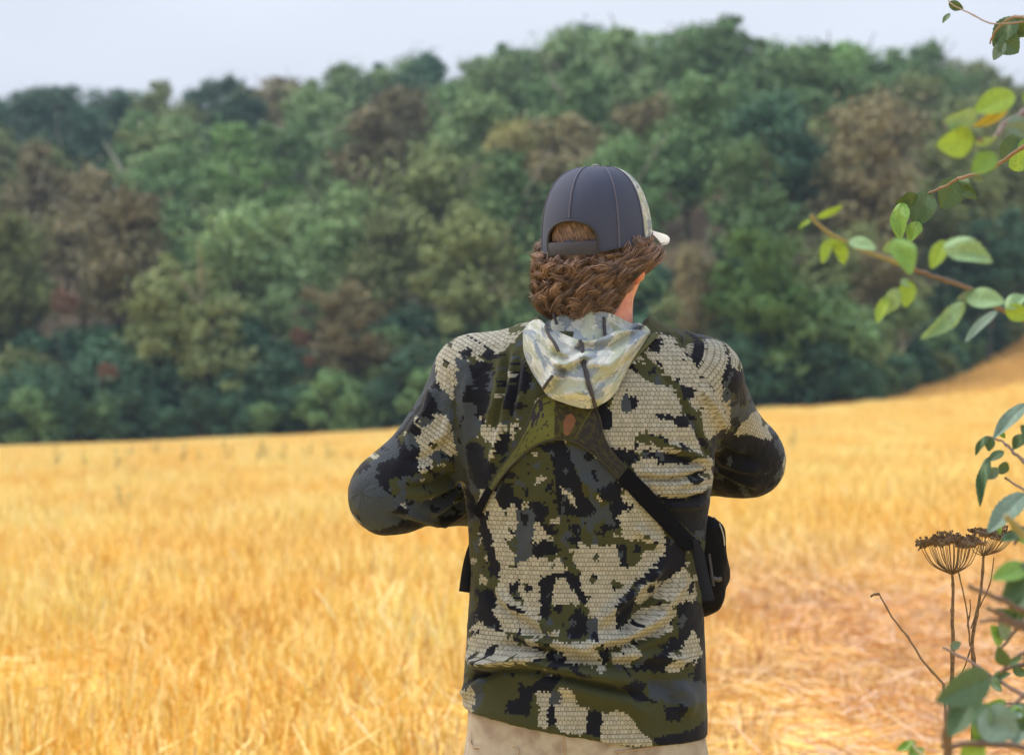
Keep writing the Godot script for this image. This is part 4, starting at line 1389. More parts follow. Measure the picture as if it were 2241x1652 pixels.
func build_person() -> void:
	head = Transform3D(Basis(Vector3.UP, deg_to_rad(-28.0)) * Basis(Vector3.RIGHT, deg_to_rad(3.0)), P(1309, 522, 2.95) - BASE)
	head_inv = head.affine_inverse()
	person = thing("person", "man seen from behind in camouflage shirt and dark cap, looking towards the wood", "person", BASE)
	arm = [[P(1040, 832, 2.95) - BASE, P(850, 1084, 2.93) - BASE, Vector3(-0.10, 1.255, -0.27), 0.061, 0.048, 0.040],
		[P(1540, 836, 2.95) - BASE, P(1637, 1006, 3.10) - BASE, Vector3(0.10, 1.275, -0.33), 0.061, 0.048, 0.038]]
	skin = mat(c8(196, 132, 112), 0.55)
	skin.subsurf_scatter_enabled = true
	skin.subsurf_scatter_strength = 0.15
	var st := noise_texture(0.03, [c8(166, 96, 80), c8(190, 124, 104), c8(196, 136, 116)], [0.0, 0.5, 1.0], 21, 256)
	skin.albedo_color = Color.WHITE
	skin.albedo_texture = st
	skin.uv1_triplanar = true
	skin.uv1_scale = Vector3(9, 9, 9)
	build_body()
	build_shirt()
	build_hood()
	build_trousers()
	build_cap()
	build_hair()

# ---- hood
func hood_texture() -> ImageTexture:
	var w := 256
	var data := PackedByteArray()
	data.resize(w * w * 3)
	var at := 0
	for y in w:
		for x in w:
			var bx := int(x / 4.0 + hash2(int(y / 4.0), 3) * 1.2)
			var by := int(y / 4.0)
			var a := noise.get_noise_2d(bx * 3.0, by * 1.8 + 70.0)
			var b := noise.get_noise_2d(bx * 3.6 + 400.0, by * 2.1)
			var c := [170, 173, 172]
			if a > 0.16: c = [148, 155, 146]
			elif b > 0.14: c = [120, 130, 142]
			elif a < -0.2: c = [150, 156, 158]
			elif b < -0.24: c = [146, 153, 138]
			var k := 0.96 + 0.06 * hash2(x, y)
			for j in 3: data[at + j] = int(c[j] * k)
			at += 3
	return image_texture(w, w, data)

func curve2(pts: Array, s: float) -> Vector2:
	var n := pts.size() / 2
	var f := clampf(s, 0.0, 1.0) * (n - 1)
	var k := mini(int(f), n - 2)
	var t := f - k
	var g := func(i: int) -> Vector2:
		i = clampi(i, 0, n - 1)
		return Vector2(pts[i * 2], pts[i * 2 + 1])
	var a: Vector2 = g.call(k)
	return a.cubic_interpolate(g.call(k + 1), g.call(k - 1), g.call(k + 2), t)

func build_hood() -> void:
	var hm := cloth(hood_texture(), 0.85)
	var dark := mat(c8(48, 46, 54), 0.8)
	# the collar that stands round the neck, its inner back showing above the hood's sagging edge
	var b := MB.new()
	var nu := 64
	var nv := 14
	for j in nv + 1:
		for i in nu + 1:
			var an := TAU * i / nu
			var t := float(j) / nv
			var back := 0.5 + 0.5 * cos(an)
			var r := 0.078 + 0.012 * sin(an * 3.0 + 1.0) * 0.3 + 0.034 * t * t + 0.004 * sin(an * 7.0 + t * 5.0)
			var y := 1.586 - 0.006 * sin(an) - 0.012 * absf(sin(an)) - 0.075 * t - 0.03 * (1.0 - back)
			var p := Vector3(0.010 + r * 1.04 * sin(an), y, 0.02 + r * 0.95 * cos(an))
			b.add(p, Vector3(sin(an), 0.2, cos(an)), Vector2(float(i) / nu * 2.0, t * 0.4))
	for j in nv:
		for i in nu:
			var a := j * (nu + 1) + i
			b.quad(a, a + 1, a + nu + 2, a + nu + 1)
	b.smooth()
	var hood := obj("hood", build_bag(), hm, person)
	hood.set_meta("label", "pale washed-out camouflage hood lying folded on the upper back")
	obj("collar", b.mesh(), hm, hood)
	# dark taped seams
	var tape := func(pts: Array, up: float, w: float) -> void:
		var mb := MB.new()
		var line := PackedVector3Array()
		for k in range(0, pts.size(), 2):
			line.append(bag_at(from_frame(4, pts[k], pts[k + 1]), up))
		line = spline(line, 5)
		tube(mb, line, taper(line.size(), w, w), 6)
		obj("seam_tape", mb.mesh(), dark, hood)
	tape.call([545, 1168, 556, 1230, 568, 1310, 590, 1400, 612, 1480, 636, 1572], 0.004, 0.0034)
	tape.call([352, 1052, 335, 1085, 350, 1130, 385, 1180, 412, 1232], 0.004, 0.0028)
	tape.call([318, 1462, 345, 1420, 375, 1382], 0.004, 0.0028)
	for s in [[385, 402], [690, 694]]:
		var mb := MB.new()
		var line := PackedVector3Array()
		for k in 5:
			var q := from_frame(4, lerpf(s[0], s[1], k / 4.0), lerpf(1000.0 if s[0] < 500 else 1025.0, 1062.0 if s[0] < 500 else 1140.0, k / 4.0))
			var p := P(q.x, q.y, 2.85) - BASE
			# out to the collar's wall
			var an := asin(clampf((p.x - 0.010) / 0.084, -0.9, 0.9))
			var t := clampf((1.586 - p.y) / 0.075, 0.0, 1.0)
			p.z = 0.02 + (0.082 + 0.034 * t * t) * 0.95 * cos(an) + 0.003
			line.append(p)
		tube(mb, line, taper(5, 0.0028, 0.0028), 6)
		obj("seam_tape", mb.mesh(), dark, hood)

const HOOD_TOP := [1144, 724, 1160, 704, 1180, 699, 1198, 713, 1232, 730, 1270, 744, 1304, 743, 1340, 728, 1368, 714, 1392, 706, 1412, 712, 1424, 724]
const HOOD_LOW := [1144, 728, 1146, 768, 1160, 806, 1182, 842, 1199, 866, 1229, 880, 1275, 893, 1304, 891, 1340, 868, 1362, 832, 1385, 788, 1424, 728]
var hood_folds := []

# the hood's cloth above pixel q, in the man's axes
func bag_at(q: Vector2, up: float) -> Vector3:
	# nearest (s, t) by a short search over s
	var best := 1e9
	var bs := 0.5
	var bt := 0.5
	for k in 241:
		var s := k / 240.0
		var a := curve2(HOOD_TOP, s)
		var c := curve2(HOOD_LOW, s)
		var t := clampf((q - a).dot(c - a) / maxf((c - a).length_squared(), 1.0), 0.0, 1.0)
		var d := (a.lerp(c, t) - q).length()
		if d < best:
			best = d; bs = s; bt = t
	return bag_point(bs, bt, up)

func bag_point(s: float, t: float, up: float) -> Vector3:
	var a := curve2(HOOD_TOP, s)
	var c := curve2(HOOD_LOW, s)
	var q := a.lerp(c, t)
	var edge := sin(PI * clampf(s, 0.0, 1.0))
	var lift := 0.006 + 0.040 * pow(maxf(edge, 0.0), 0.6) * (0.35 + 0.65 * sin(PI * clampf(0.12 + t * 0.86, 0.0, 1.0)))
	for f in hood_folds:
		lift += fold_at(f, q)
	var p := on_shirt(q, 0.0)
	var back := P(q.x, q.y, 2.0) - BASE - p
	p += back.normalized() * (lift + up)
	# near the top the cloth leans to the neck instead of floating above the shirt
	return p

func fold_at(f: Array, q: Vector2) -> float:
	var pts: PackedVector2Array = f[2]
	var best := 1e9
	for k in pts.size() - 1:
		var ab := pts[k + 1] - pts[k]
		var t := clampf((q - pts[k]).dot(ab) / ab.length_squared(), 0.0, 1.0)
		best = minf(best, (q - pts[k] - ab * t).length_squared())
	return f[0] * exp(-best / (f[1] * f[1]))

func build_bag() -> ArrayMesh:
	var add := func(mm: float, w: float, pts: Array) -> void:
		var q := PackedVector2Array()
		for k in range(0, pts.size(), 2): q.append(from_frame(4, pts[k], pts[k + 1]))
		hood_folds.append([mm * 0.0012, w, q])
	add.call(11, 9, [330, 1080, 360, 1150, 420, 1240, 480, 1260])
	add.call(-10, 7, [390, 1070, 420, 1160, 440, 1210])
	add.call(-9, 8, [400, 1250, 440, 1275, 500, 1255, 540, 1215])
	add.call(10, 9, [400, 1300, 460, 1320, 540, 1270, 600, 1255])
	add.call(-8, 8, [430, 1345, 520, 1330, 580, 1290])
	add.call(9, 10, [560, 1170, 700, 1150, 820, 1105, 900, 1070])
	add.call(-9, 9, [600, 1225, 740, 1210, 840, 1150, 930, 1100])
	add.call(8, 11, [600, 1300, 720, 1320, 820, 1240, 920, 1140])
	add.call(-7, 9, [650, 1420, 760, 1380, 830, 1290])
	add.call(8, 10, [320, 1450, 390, 1370, 400, 1320])
	add.call(-8, 8, [350, 1480, 430, 1400, 440, 1360])
	add.call(6, 12, [250, 1150, 280, 1300, 340, 1420])
	add.call(6, 10, [460, 1500, 560, 1480, 640, 1530])
	add.call(-5, 8, [545, 1180, 565, 1310, 610, 1480, 640, 1570])
	var b := MB.new()
	var nu := 90
	var nv := 60
	for j in nv + 1:
		for i in nu + 1:
			var s := float(i) / nu
			var t := float(j) / nv
			b.add(bag_point(s, t, 0.0), Vector3(0, 0.2, 1), Vector2(s, t))
	for j in nv:
		for i in nu:
			var a := j * (nu + 1) + i
			b.quad(a, a + 1, a + nu + 2, a + nu + 1)
	b.smooth()
	# the lower edge and the opening's edge turn in, so that the hood has a bottom and thickness
	for pass_ in 2:
		var j := nv if pass_ == 0 else 0
		var first := b.v.size()
		for i in nu + 1:
			var g := j * (nu + 1) + i
			var s := float(i) / nu
			var c := curve2(HOOD_LOW if pass_ == 0 else HOOD_TOP, s)
			var p := b.v[g]
			var n: Vector3
			if pass_ == 0:
				n = Vector3(0, -1, 0.1)
				b.add(p, n, b.uv[g])
				b.add(on_shirt(c + Vector2(0, -14), -0.004), n, b.uv[g])
			else:
				n = Vector3(0, 1, 0.1)
				b.add(p, n, b.uv[g])
				b.add(p + Vector3(0, -0.012, -0.022 * sin(PI * s)), n, b.uv[g])
		for i in nu:
			b.quad(first + i * 2, first + i * 2 + 1, first + i * 2 + 3, first + i * 2 + 2)
	return b.mesh()

# ---- trousers and boots
func trouser_sdf(p: Vector3) -> float:
	var x := p.x
	var l := sqrt(x * x + p.z * p.z)
	var q: float = pow(pow(absf(x) / 0.194, 2.4) + pow(absf(p.z) / 0.128, 2.4), 0.4167)
	var d := l * (1.0 - 1.0 / maxf(q, 0.01)) if l > 1e-4 else -0.1
	d = maxf(d, 0.80 - p.y)
	d = maxf(d, p.y - 0.955)
	var s := -1.0 if x < 0.0 else 1.0
	var k := Vector3(s * 0.105, 0.48, -0.015)
	d = smin(d, smin(rcone(p, Vector3(s * 0.092, 0.80, 0.0), k, 0.105, 0.078), rcone(p, k, Vector3(s * 0.118, 0.07, 0.012), 0.078, 0.066), 0.03), 0.05)
	return d + 0.003 * noise.get_noise_3d(p.x * 500.0, p.y * 300.0, p.z * 500.0)

func build_trousers() -> void:
	var tm := mat(Color.WHITE, 0.9)
	tm.albedo_texture = noise_texture(0.012, [c8(108, 92, 84), c8(138, 128, 118), c8(148, 141, 131), c8(134, 124, 112)], [0.0, 0.42, 0.6, 1.0], 31, 512)
	tm.uv1_triplanar = true
	tm.uv1_scale = Vector3(3, 3, 3)
	var net := nets(Vector3(-0.25, 0.02, -0.2), Vector3(0.25, 0.96, 0.2), 0.008, trouser_sdf)
	var o := obj("trousers", net_mesh(net).mesh(), tm, person)
	o.set_meta("label", "khaki cotton trousers")
	var thread := mat(c8(146, 126, 106), 0.9)
	for line in [[232, 1602, 236, 1630, 238, 1680], [1030 - 1000, 1618, 1042 - 1000, 1636, 1130 - 1000, 1634, 1126 - 1000, 1668], [345, 1646, 420, 1636, 500, 1622], [352, 1650, 356, 1690]]:
		var pts := PackedVector3Array()
		for k in range(0, line.size(), 2):
			var d := 2.6
			var p := Vector3.ZERO
			for j in 80:
				p = P(line[k] + 1000.0, line[k + 1], d) - BASE
				var s := trouser_sdf(p)
				if s < 0.001: break
				d += maxf(s * 0.7, 0.0005)
			pts.append(p + Vector3(0, 0, 0.0005))
		var mb := MB.new()
		var sp := spline(pts, 4)
		tube(mb, sp, taper(sp.size(), 0.0014, 0.0014), 5)
		obj("pocket_seam", mb.mesh(), thread, o)
	var boot := mat(c8(70, 52, 38), 0.6)
	for s in [-1.0, 1.0]:
		var f := func(p: Vector3) -> float:
			var a := rcone(p, Vector3(s * 0.118, 0.16, 0.02), Vector3(s * 0.118, 0.055, 0.03), 0.055, 0.05)
			a = smin(a, rcone(p, Vector3(s * 0.118, 0.05, 0.03), Vector3(s * 0.13, 0.042, -0.16), 0.05, 0.042), 0.03)
			return maxf(a, 0.004 - p.y)
		obj("boot", net_mesh(nets(Vector3(s * 0.124 - 0.08, -0.01, -0.23), Vector3(s * 0.124 + 0.08, 0.24, 0.11), 0.008, f)).mesh(), boot, person)

# ---- cap
func cap_point(an: float, e: float, off := 0.0) -> Vector3:
	# an: 0 at the back, growing to the man's right; e: 0 at the rim, 1 at the top
	var low := -0.030 + 0.050 * (0.5 - 0.5 * cos(an))
	var y := lerpf(low, 0.118, e)
	var s := clampf((y + 0.03) / 0.148, 0.0, 1.0)
	var r := pow(maxf(0.0, 1.0 - pow(s, 2.75)), 1.0 / 2.75)
	r = maxf(r, 0.004)
	return Vector3((0.0875 + off) * r * sin(an), y + off * s, (0.107 + off) * r * cos(an) + 0.003)

func build_cap() -> void:
	var cap := Node3D.new()
	cap.name = "cap"
	person.add_child(cap)
	cap.transform = head
	cap.set_meta("label", "dark navy mesh-backed cap with pale camouflage front")
	var navy := mat(Color.WHITE, 0.85)
	var data := PackedByteArray()
	for y in 64:
		for x in 64:
			var k := 0.78 + 0.42 * absf(sin((x + y * 0.5) * PI / 8.0)) * (0.6 + 0.4 * absf(sin((y - x) * PI / 16.0)))
			data.append_array([int(44 * k), int(51 * k), int(74 * k)])
	navy.albedo_texture = image_texture(64, 64, data)
	navy.uv1_scale = Vector3(30, 14, 1)
	navy.heightmap_enabled = true
	navy.heightmap_texture = navy.albedo_texture
	navy.heightmap_scale = 0.06
	var front := cloth(hood_texture())
	front.uv1_scale = Vector3(3, 1.5, 1)
	var seam := mat(c8(72, 72, 92), 0.85)
	var open := func(an: float, e: float) -> bool:
		var p := cap_point(an, e)
		return pow(an / deg_to_rad(30.0), 2.0) + pow((p.y + 0.008) / 0.033, 2.0) < 1.0 and p.y > -0.008
	for panel in 2:
		var b := MB.new()
		var nu := 150
		var nv := 60
		for j in nv + 1:
			for i in nu + 1:
				var an := lerpf(deg_to_rad(-86.0), deg_to_rad(86.0), float(i) / nu) if panel == 0 else lerpf(deg_to_rad(86.0), deg_to_rad(274.0), float(i) / nu)
				var e := pow(float(j) / nv, 0.8) if j < nv else 1.0
				var p := cap_point(an, e, 0.0 if panel == 0 else 0.0012)
				b.add(p, Vector3(p.x, p.y + 0.03, p.z).normalized(), Vector2(an / TAU, e))
		for j in nv:
			for i in nu:
				var an := lerpf(deg_to_rad(-86.0), deg_to_rad(86.0), (i + 0.5) / nu)
				if panel == 0 and open.call(an, pow((j + 0.5) / nv, 0.8)): continue
				var a := j * (nu + 1) + i
				b.quad(a, a + 1, a + nu + 2, a + nu + 1)
		b.smooth()
		obj("back_panel" if panel == 0 else "front_panel", b.mesh(), navy if panel == 0 else front, cap)
	# seams between the panels, the bound edge of the opening, the strap, the button
	for deg in [0.0, 52.0, -52.0, 86.0, -86.0, 180.0]:
		var line := PackedVector3Array()
		for k in 25:
			var e := lerpf(0.0 if deg != 0.0 else 0.40, 0.985, k / 24.0)
			line.append(cap_point(deg_to_rad(deg), e, 0.0006))
		var mb := MB.new()
		tube(mb, line, taper(25, 0.0017, 0.0014), 5)
		obj("seam", mb.mesh(), seam, cap)
	var arch := PackedVector3Array()
	arch.append(cap_point(deg_to_rad(-30.0), 0.0, 0.001))
	for k in 31:
		var t := PI * k / 30.0
		var an := -deg_to_rad(30.0) * cos(t)
		var y := -0.008 + 0.033 * sin(t)
		arch.append(cap_point(an, (y + 0.029) / 0.147, 0.001))
	arch.append(cap_point(deg_to_rad(30.0), 0.0, 0.001))
	var ab := MB.new()
	tube(ab, arch, taper(arch.size(), 0.0026, 0.0026), 6)
	var dark := mat(c8(34, 34, 44), 0.8)
	obj("opening_binding", ab.mesh(), dark, cap)
	var sb := MB.new()
	for i in 25:
		var an := deg_to_rad(lerpf(-31.0, 31.0, i / 24.0))
		for k in 4:
			var y: float = [-0.0305, -0.0305, -0.0095, -0.0095][k]
			var off: float = [-0.001, 0.0018, 0.0018, -0.001][k]
			var p := cap_point(an, 0.0, off)
			p.y = y
			sb.add(p, Vector3(sin(an), [-1.0, -0.3, 0.3, 1.0][k], cos(an)).normalized())
	for i in 24:
		for k in 3: sb.quad(i * 4 + k, i * 4 + k + 1, i * 4 + k + 5, i * 4 + k + 4)
	obj("strap", sb.mesh(), mat(c8(42, 42, 54), 0.75), cap)
	var rimb := MB.new()
	var rim := PackedVector3Array()
	for k in 61: rim.append(cap_point(TAU * (k / 60.0) * 0.86 + TAU * 0.07, 0.0, 0.0004))
	tube(rimb, rim, taper(61, 0.0020, 0.0020), 5)
	obj("rim_binding", rimb.mesh(), dark, cap)
	var button := SphereMesh.new()
	button.radius = 0.0075; button.height = 0.008
	var bo := obj("button", button, front, cap)
	bo.position = Vector3(0, 0.119, 0.003)
	# the curved brim
	var bb := MB.new()
	for side in 2:
		for j in 9:
			for i in 33:
				var an := deg_to_rad(lerpf(112.0, 248.0, i / 32.0))
				var base := cap_point(an, 0.0, 0.0)
				var out := j / 8.0
				var c := cos(deg_to_rad(lerpf(-90.0, 90.0, i / 32.0)))
				var p := base + Vector3(0.018 * sin(an), 0, 0) * out + Vector3(0, -0.004 * out, -0.080 * out * pow(maxf(c, 0.0), 0.55))
				p.y -= 0.010 * pow(absf(p.x) / 0.085, 2.0) * out
				p.y += 0.0016 if side == 0 else -0.0016
				bb.add(p, Vector3.UP if side == 0 else Vector3.DOWN, Vector2(i / 32.0, out))
	for side in 2:
		for j in 8:
			for i in 32:
				var a := side * 297 + j * 33 + i
				bb.quad(a, a + 1, a + 34, a + 33)
	bb.smooth()
	obj("brim", bb.mesh(), mat(c8(196, 190, 180), 0.85), cap)

# ---- hair
func scalp(an: float, y: float, out: float) -> Vector3:
	var s := 1.0
	if y > 0.0: s = sqrt(maxf(0.02, 1.0 - pow(y / 0.113, 2.0)))
	else: s = lerpf(1.0, 0.86, clampf(-y / 0.12, 0.0, 1.0))
	return Vector3((0.0775 * s + out) * sin(an), y, (0.094 * s + out) * cos(an) + 0.002)

func hair_low(wx: float) -> float:
	# how far the hair falls: longest in the middle, cut away towards the man's right cheek
	if wx < -0.02: return lerpf(-0.118, -0.132, clampf((wx + 0.1) / 0.08, 0.0, 1.0))
	return lerpf(-0.132, -0.050, smoothstep(-0.005, 0.062, wx))

func build_hair() -> void:
	var hr := RandomNumberGenerator.new()
	hr.seed = 77
	var hm := mat(Color.WHITE, 0.55, 0.0, 0.4)
	hm.vertex_color_use_as_albedo = true
	var b := MB.new()
	var tone := Color(0.17, 0.112, 0.089)
	# the mass below the locks, from the cap's opening down to the nape
	var nu := 80
	var nv := 36
	var lo := deg_to_rad(-118.0)
	var hi := deg_to_rad(108.0)
	for j in nv + 1:
		for i in nu + 1:
			var an := lerpf(lo, hi, float(i) / nu)
			var wx: float = (head.basis * scalp(an, 0, 0)).x
			var low := hair_low(wx) + 0.012
			var y := lerpf(0.06, low, float(j) / nv)
			var fall := clampf((-0.02 - y) / (-0.02 - low), 0.0, 1.0)
			var out := 0.003 + 0.017 * sin(PI * minf(fall * 0.95, 1.0)) + 0.004 * noise.get_noise_2d(an * 900.0, y * 6000.0) * smoothstep(0.0, 0.3, fall)
			if fall >= 1.0: out = -0.004
			var p := scalp(an, y, out)
			b.addc(head * p, head.basis * Vector3(sin(an), 0.1, cos(an)), tone)
	for j in nv:
		for i in nu:
			var a := j * (nu + 1) + i
			b.quad(a, a + 1, a + nu + 2, a + nu + 1)
	b.smooth()
	# curls: locks of many hairs that wind together
	for lock in 300:
		var an0 := hr.randf_range(lo, hi)
		var wx: float = (head.basis * scalp(an0, 0, 0)).x
		var low := hair_low(wx)
		var top := lerpf(-0.026, 0.004, smoothstep(0.6, 1.5, absf(an0)))
		var y0 := lerpf(top, lerpf(top, low, 0.72), pow(hr.randf(), 0.8))
		var y1 := maxf(low - 0.004, y0 - hr.randf_range(0.03, 0.06))
		var cr := hr.randf_range(0.004, 0.0095)
		var turns := hr.randf_range(1.2, 2.4) * (1.0 if hr.randf() < 0.5 else -1.0)
		var ph := hr.randf() * TAU
		var drift := hr.randf_range(-0.14, 0.14)
		var puff := hr.randf_range(0.004, 0.019) + (0.008 if wx < -0.04 else 0.0)
		var lt := hr.randf_range(0.35, 1.7)
		for s in 38:
			var da := hr.randfn() * 0.03
			var dy := hr.randfn() * 0.0026
			var dp := hr.randfn() * 0.22
			var stray := 1.0 if hr.randf() < 0.85 else 1.9
			var rr := cr * hr.randf_range(0.7, 1.12) * stray
			var line := PackedVector3Array()
			for k in 15:
				var t := k / 14.0
				var y := lerpf(y0, y1, t) + dy
				var w := ph + dp + t * turns * TAU
				var grow := rr * smoothstep(0.0, 0.25, t)
				var an := an0 + da + drift * t + cos(w) * grow / 0.095
				var out := 0.004 + puff * sin(PI * (0.08 + 0.78 * t)) + sin(w) * grow * 0.8 + dy
				line.append(head * (scalp(an, y + sin(w + 0.8) * grow * 0.7, out)))
			var tt := lt * hr.randf_range(0.45, 1.6)
			tube(b, line, taper(15, 0.0006, 0.0003), 3, Color(0.195 * tt, 0.128 * tt, 0.102 * tt), true)
	# hair combed down inside the cap's opening
	for k in 420:
		var an := deg_to_rad(hr.randf_range(-34.0, 34.0))
		var line := PackedVector3Array()
		var lean := hr.randf_range(0.1, 0.35)
		for j in 7:
			var t := j / 6.0
			line.append(head * scalp(an + lean * t, lerpf(0.034, -0.012, t), 0.0048 + 0.0012 * hr.randf() + 0.0015 * sin(t * 9.0 + an * 20.0)))
		var tt := hr.randf_range(0.4, 1.6)
		tube(b, line, taper(7, 0.0006, 0.0005), 3, Color(0.195 * tt, 0.128 * tt, 0.102 * tt), true)
	var o := obj("hair", b.mesh(), hm, person)
	o.set_meta("label", "curly brown collar-length hair below the cap")

# ---------------------------------------------------------------- harness
# A band on the back between two lines of pixels, lying on the shirt.
func band(outer: Array, inner: Array, frame: int, off: float, across := 7, along := 40, thick := 0.003) -> MB:
	var b := MB.new()
	for i in along + 1:
		var s := float(i) / along
		var a := curve2(outer, s)
		var c := curve2(inner, s)
		for j in across + 1:
			var q := a.lerp(c, float(j) / across)
			var v := from_frame(frame, q.x, q.y)
			var rim := 1.0 if j > 0 and j < across else 0.0
			b.add(on_shirt(v, off + thick * rim), Vector3(0, 0, 1), Vector2(s * 1.5, float(j) / across * 0.5))
	for i in along:
		for j in across:
			var k := i * (across + 1) + j
			b.quad(k, k + 1, k + across + 2, k + across + 1)
	# turn the edges down onto the cloth
	var first := b.v.size()
	for i in along + 1:
		for e in [0, across]:
			var g: int = i * (across + 1) + e
			var s := float(i) / along
			var q := curve2(outer if e == 0 else inner, s)
			b.add(b.v[g], Vector3(0, -0.5, 0.5))
			b.add(b.v[g] - Vector3(0, 0, off + 0.004), Vector3(0, -0.5, 0.5))
	b.smooth()
	for i in along:
		for e in 2:
			var k := first + i * 4 + e * 2
			b.quad(k, k + 1, k + 5, k + 4)
	return b

func ribbon(pts: PackedVector3Array, side: PackedVector3Array, thick: float) -> MB:
	var b := MB.new()
	for k in pts.size():
		var t := (pts[mini(k + 1, pts.size() - 1)] - pts[maxi(k - 1, 0)]).normalized()
		var n := t.cross(side[k]).normalized()
		for c in 4:
			var sx: float = [-1.0, 1.0, 1.0, -1.0][c]
			var sn: float = [1.0, 1.0, -1.0, -1.0][c]
			b.add(pts[k] + side[k] * sx + n * thick * sn, (side[k].normalized() * sx * 0.5 + n * sn).normalized())
	for k in pts.size() - 1:
		for c in 4:
			var c2 := (c + 1) % 4
			b.quad(k * 4 + c, k * 4 + c2, k * 4 + 4 + c2, k * 4 + 4 + c)
	return b

func build_harness() -> void:
	var h := thing("chest_harness", "dark chest harness with arched back yoke, straps and pouch, worn over the shirt", "harness", BASE)
	# the yoke's own print: olive with dark blocks and one rust patch
	var w := 300
	var hgt := 100
	var data := PackedByteArray()
	data.resize(w * hgt * 3)
	for y in hgt:
		for x in w:
			var u := x / 200.0 / 1.5   # along the band, 0 to 1
			var bx := int(x / 4.0 + hash2(int(y / 5.0), 4))
			var by := int(y / 5.0)
			var a := noise.get_noise_2d(bx * 16.0 + 60.0, by * 12.0)
			var c := [84, 88, 48]
			if u > 0.36 and u < 0.46 and by < 9 and a > -0.12: c = [40, 40, 50]
			elif pow((u - 0.60) / 0.028, 2.0) + pow((y - 66.0) / 26.0, 2.0) < 0.9 + 0.5 * a: c = [104, 74, 60]
			elif u > 0.52 and u < 0.66: c = [46, 45, 38] if a > 0.0 else [60, 61, 38]
			elif u > 0.66: c = [40, 40, 47] if a > -0.05 else [56, 55, 44]
			elif a > 0.3: c = [52, 54, 44]
			var at := (y * w + x) * 3
			var k := 0.95 + 0.08 * hash2(x, y)
			for j in 3: data[at + j] = int(c[j] * k)
	var ym := cloth(image_texture(w, hgt, data), 0.85)
	ym.uv1_scale = Vector3(0.6667, 2.0, 1)
	var black := mat(c8(10, 12, 20), 0.85, 0.0, 0.2)
	var web := mat(c8(30, 33, 44), 0.8, 0.0, 0.2)
	var outer := [748, 925, 800, 835, 870, 730, 930, 620, 985, 500, 1100, 470, 1255, 540, 1300, 680, 1350, 765, 1412, 832]
	var inner := [765, 940, 820, 860, 890, 785, 950, 735, 1010, 705, 1080, 690, 1150, 703, 1220, 742, 1300, 808, 1372, 882]
	obj("yoke", band(outer, inner, 0, 0.004, 9, 60, 0.002).mesh(), ym, h)
	# bound edges of the yoke
	for e in [outer, inner]:
		var line := PackedVector3Array()
		for k in 61:
			var q := curve2(e, k / 60.0)
			line.append(on_shirt(from_frame(0, q.x, q.y), 0.005))
		var mb := MB.new()
		tube(mb, line, taper(61, 0.0014, 0.0014), 5)
		obj("yoke_binding", mb.mesh(), mat(c8(38, 38, 32), 0.85), h)
	obj("strap", band([1415, 824, 1508, 918, 1608, 1028, 1705, 1142, 1772, 1200], [1362, 884, 1462, 996, 1562, 1102, 1645, 1188, 1700, 1240], 0, 0.004, 5, 40, 0.0015).mesh(), black, h)
	obj("strap", band([735, 915, 700, 985, 668, 1040], [765, 942, 730, 1010, 700, 1080], 0, 0.004, 4, 20, 0.0015).mesh(), black, h)
	obj("strap", band([1565, 188, 1500, 255, 1440, 320, 1405, 370], [1530, 180, 1480, 240, 1425, 300, 1390, 345], 0, 0.006, 4, 20, 0.0015).mesh(), mat(c8(64, 68, 44), 0.85), h)
	# loose webbing at the pouch
	var pts := PackedVector3Array()
	var sides := PackedVector3Array()
	for s in [[1670, 210, 0.010], [1720, 280, 0.012], [1745, 380, 0.013], [1770, 500, 0.014], [1800, 620, 0.012]]:
		var q := from_frame(1, s[0], s[1])
		pts.append(P(q.x, q.y, 2.86) - BASE)
	pts = spline(pts, 4)
	for k in pts.size(): sides.append(Vector3(0.0085, 0.002, 0.004))
	obj("webbing", ribbon(pts, sides, 0.001).mesh(), web, h)
	pts = PackedVector3Array()
	sides = PackedVector3Array()
	for s in [[243, 160], [222, 220], [192, 320], [172, 440], [160, 562]]:
		var q := from_frame(1, s[0], s[1])
		pts.append(P(q.x, q.y, 2.93) - BASE)
	pts = spline(pts, 4)
	for k in pts.size(): sides.append(Vector3(lerpf(0.003, 0.0085, float(k) / pts.size()), 0.0, 0.012))
	obj("webbing", ribbon(pts, sides, 0.0012).mesh(), black, h)
	# the pouch at his right side
	var pc := P(1530, 1232, 2.97) - BASE
	var f := func(p: Vector3) -> float:
		var q := p - pc
		var hw := 0.020 - 0.16 * absf(q.y - 0.01) * 0.5
		var d := Vector3(absf(q.x) - hw, absf(q.y) - 0.055, absf(q.z) - 0.045)
		var s := Vector3(maxf(d.x, 0), maxf(d.y, 0), maxf(d.z, 0)).length() + minf(maxf(d.x, maxf(d.y, d.z)), 0.0) - 0.022
		s = smin(s, rcone(q, Vector3(0.022, -0.012, 0.0), Vector3(0.026, -0.016, 0.02), 0.026, 0.022), 0.02)
		s = smin(s, rcone(q, Vector3(-0.004, -0.055, -0.01), Vector3(-0.002, -0.066, 0.02), 0.022, 0.018), 0.03)
		return s + 0.0025 * noise.get_noise_3d(p.x * 1400.0, p.y * 1400.0, p.z * 1400.0)
	var pouch := obj("pouch", net_mesh(nets(pc - Vector3(0.1, 0.14, 0.12), pc + Vector3(0.1, 0.12, 0.12), 0.0045, f)).mesh(), mat(c8(9, 9, 14), 0.8, 0.0, 0.25), h)
	pouch.set_meta("label", "bulky black pouch with a zip and buckle tabs")
	var project := func(x: float, y: float) -> Vector3:
		var q := from_frame(1, x, y)
		var d := 2.7
		var p := Vector3.ZERO
		for k in 70:
			p = P(q.x, q.y, d) - BASE
			var s: float = f.call(p)
			if s < 0.0008 or d > 3.15: break
			d += maxf(s * 0.7, 0.0006)
		return p
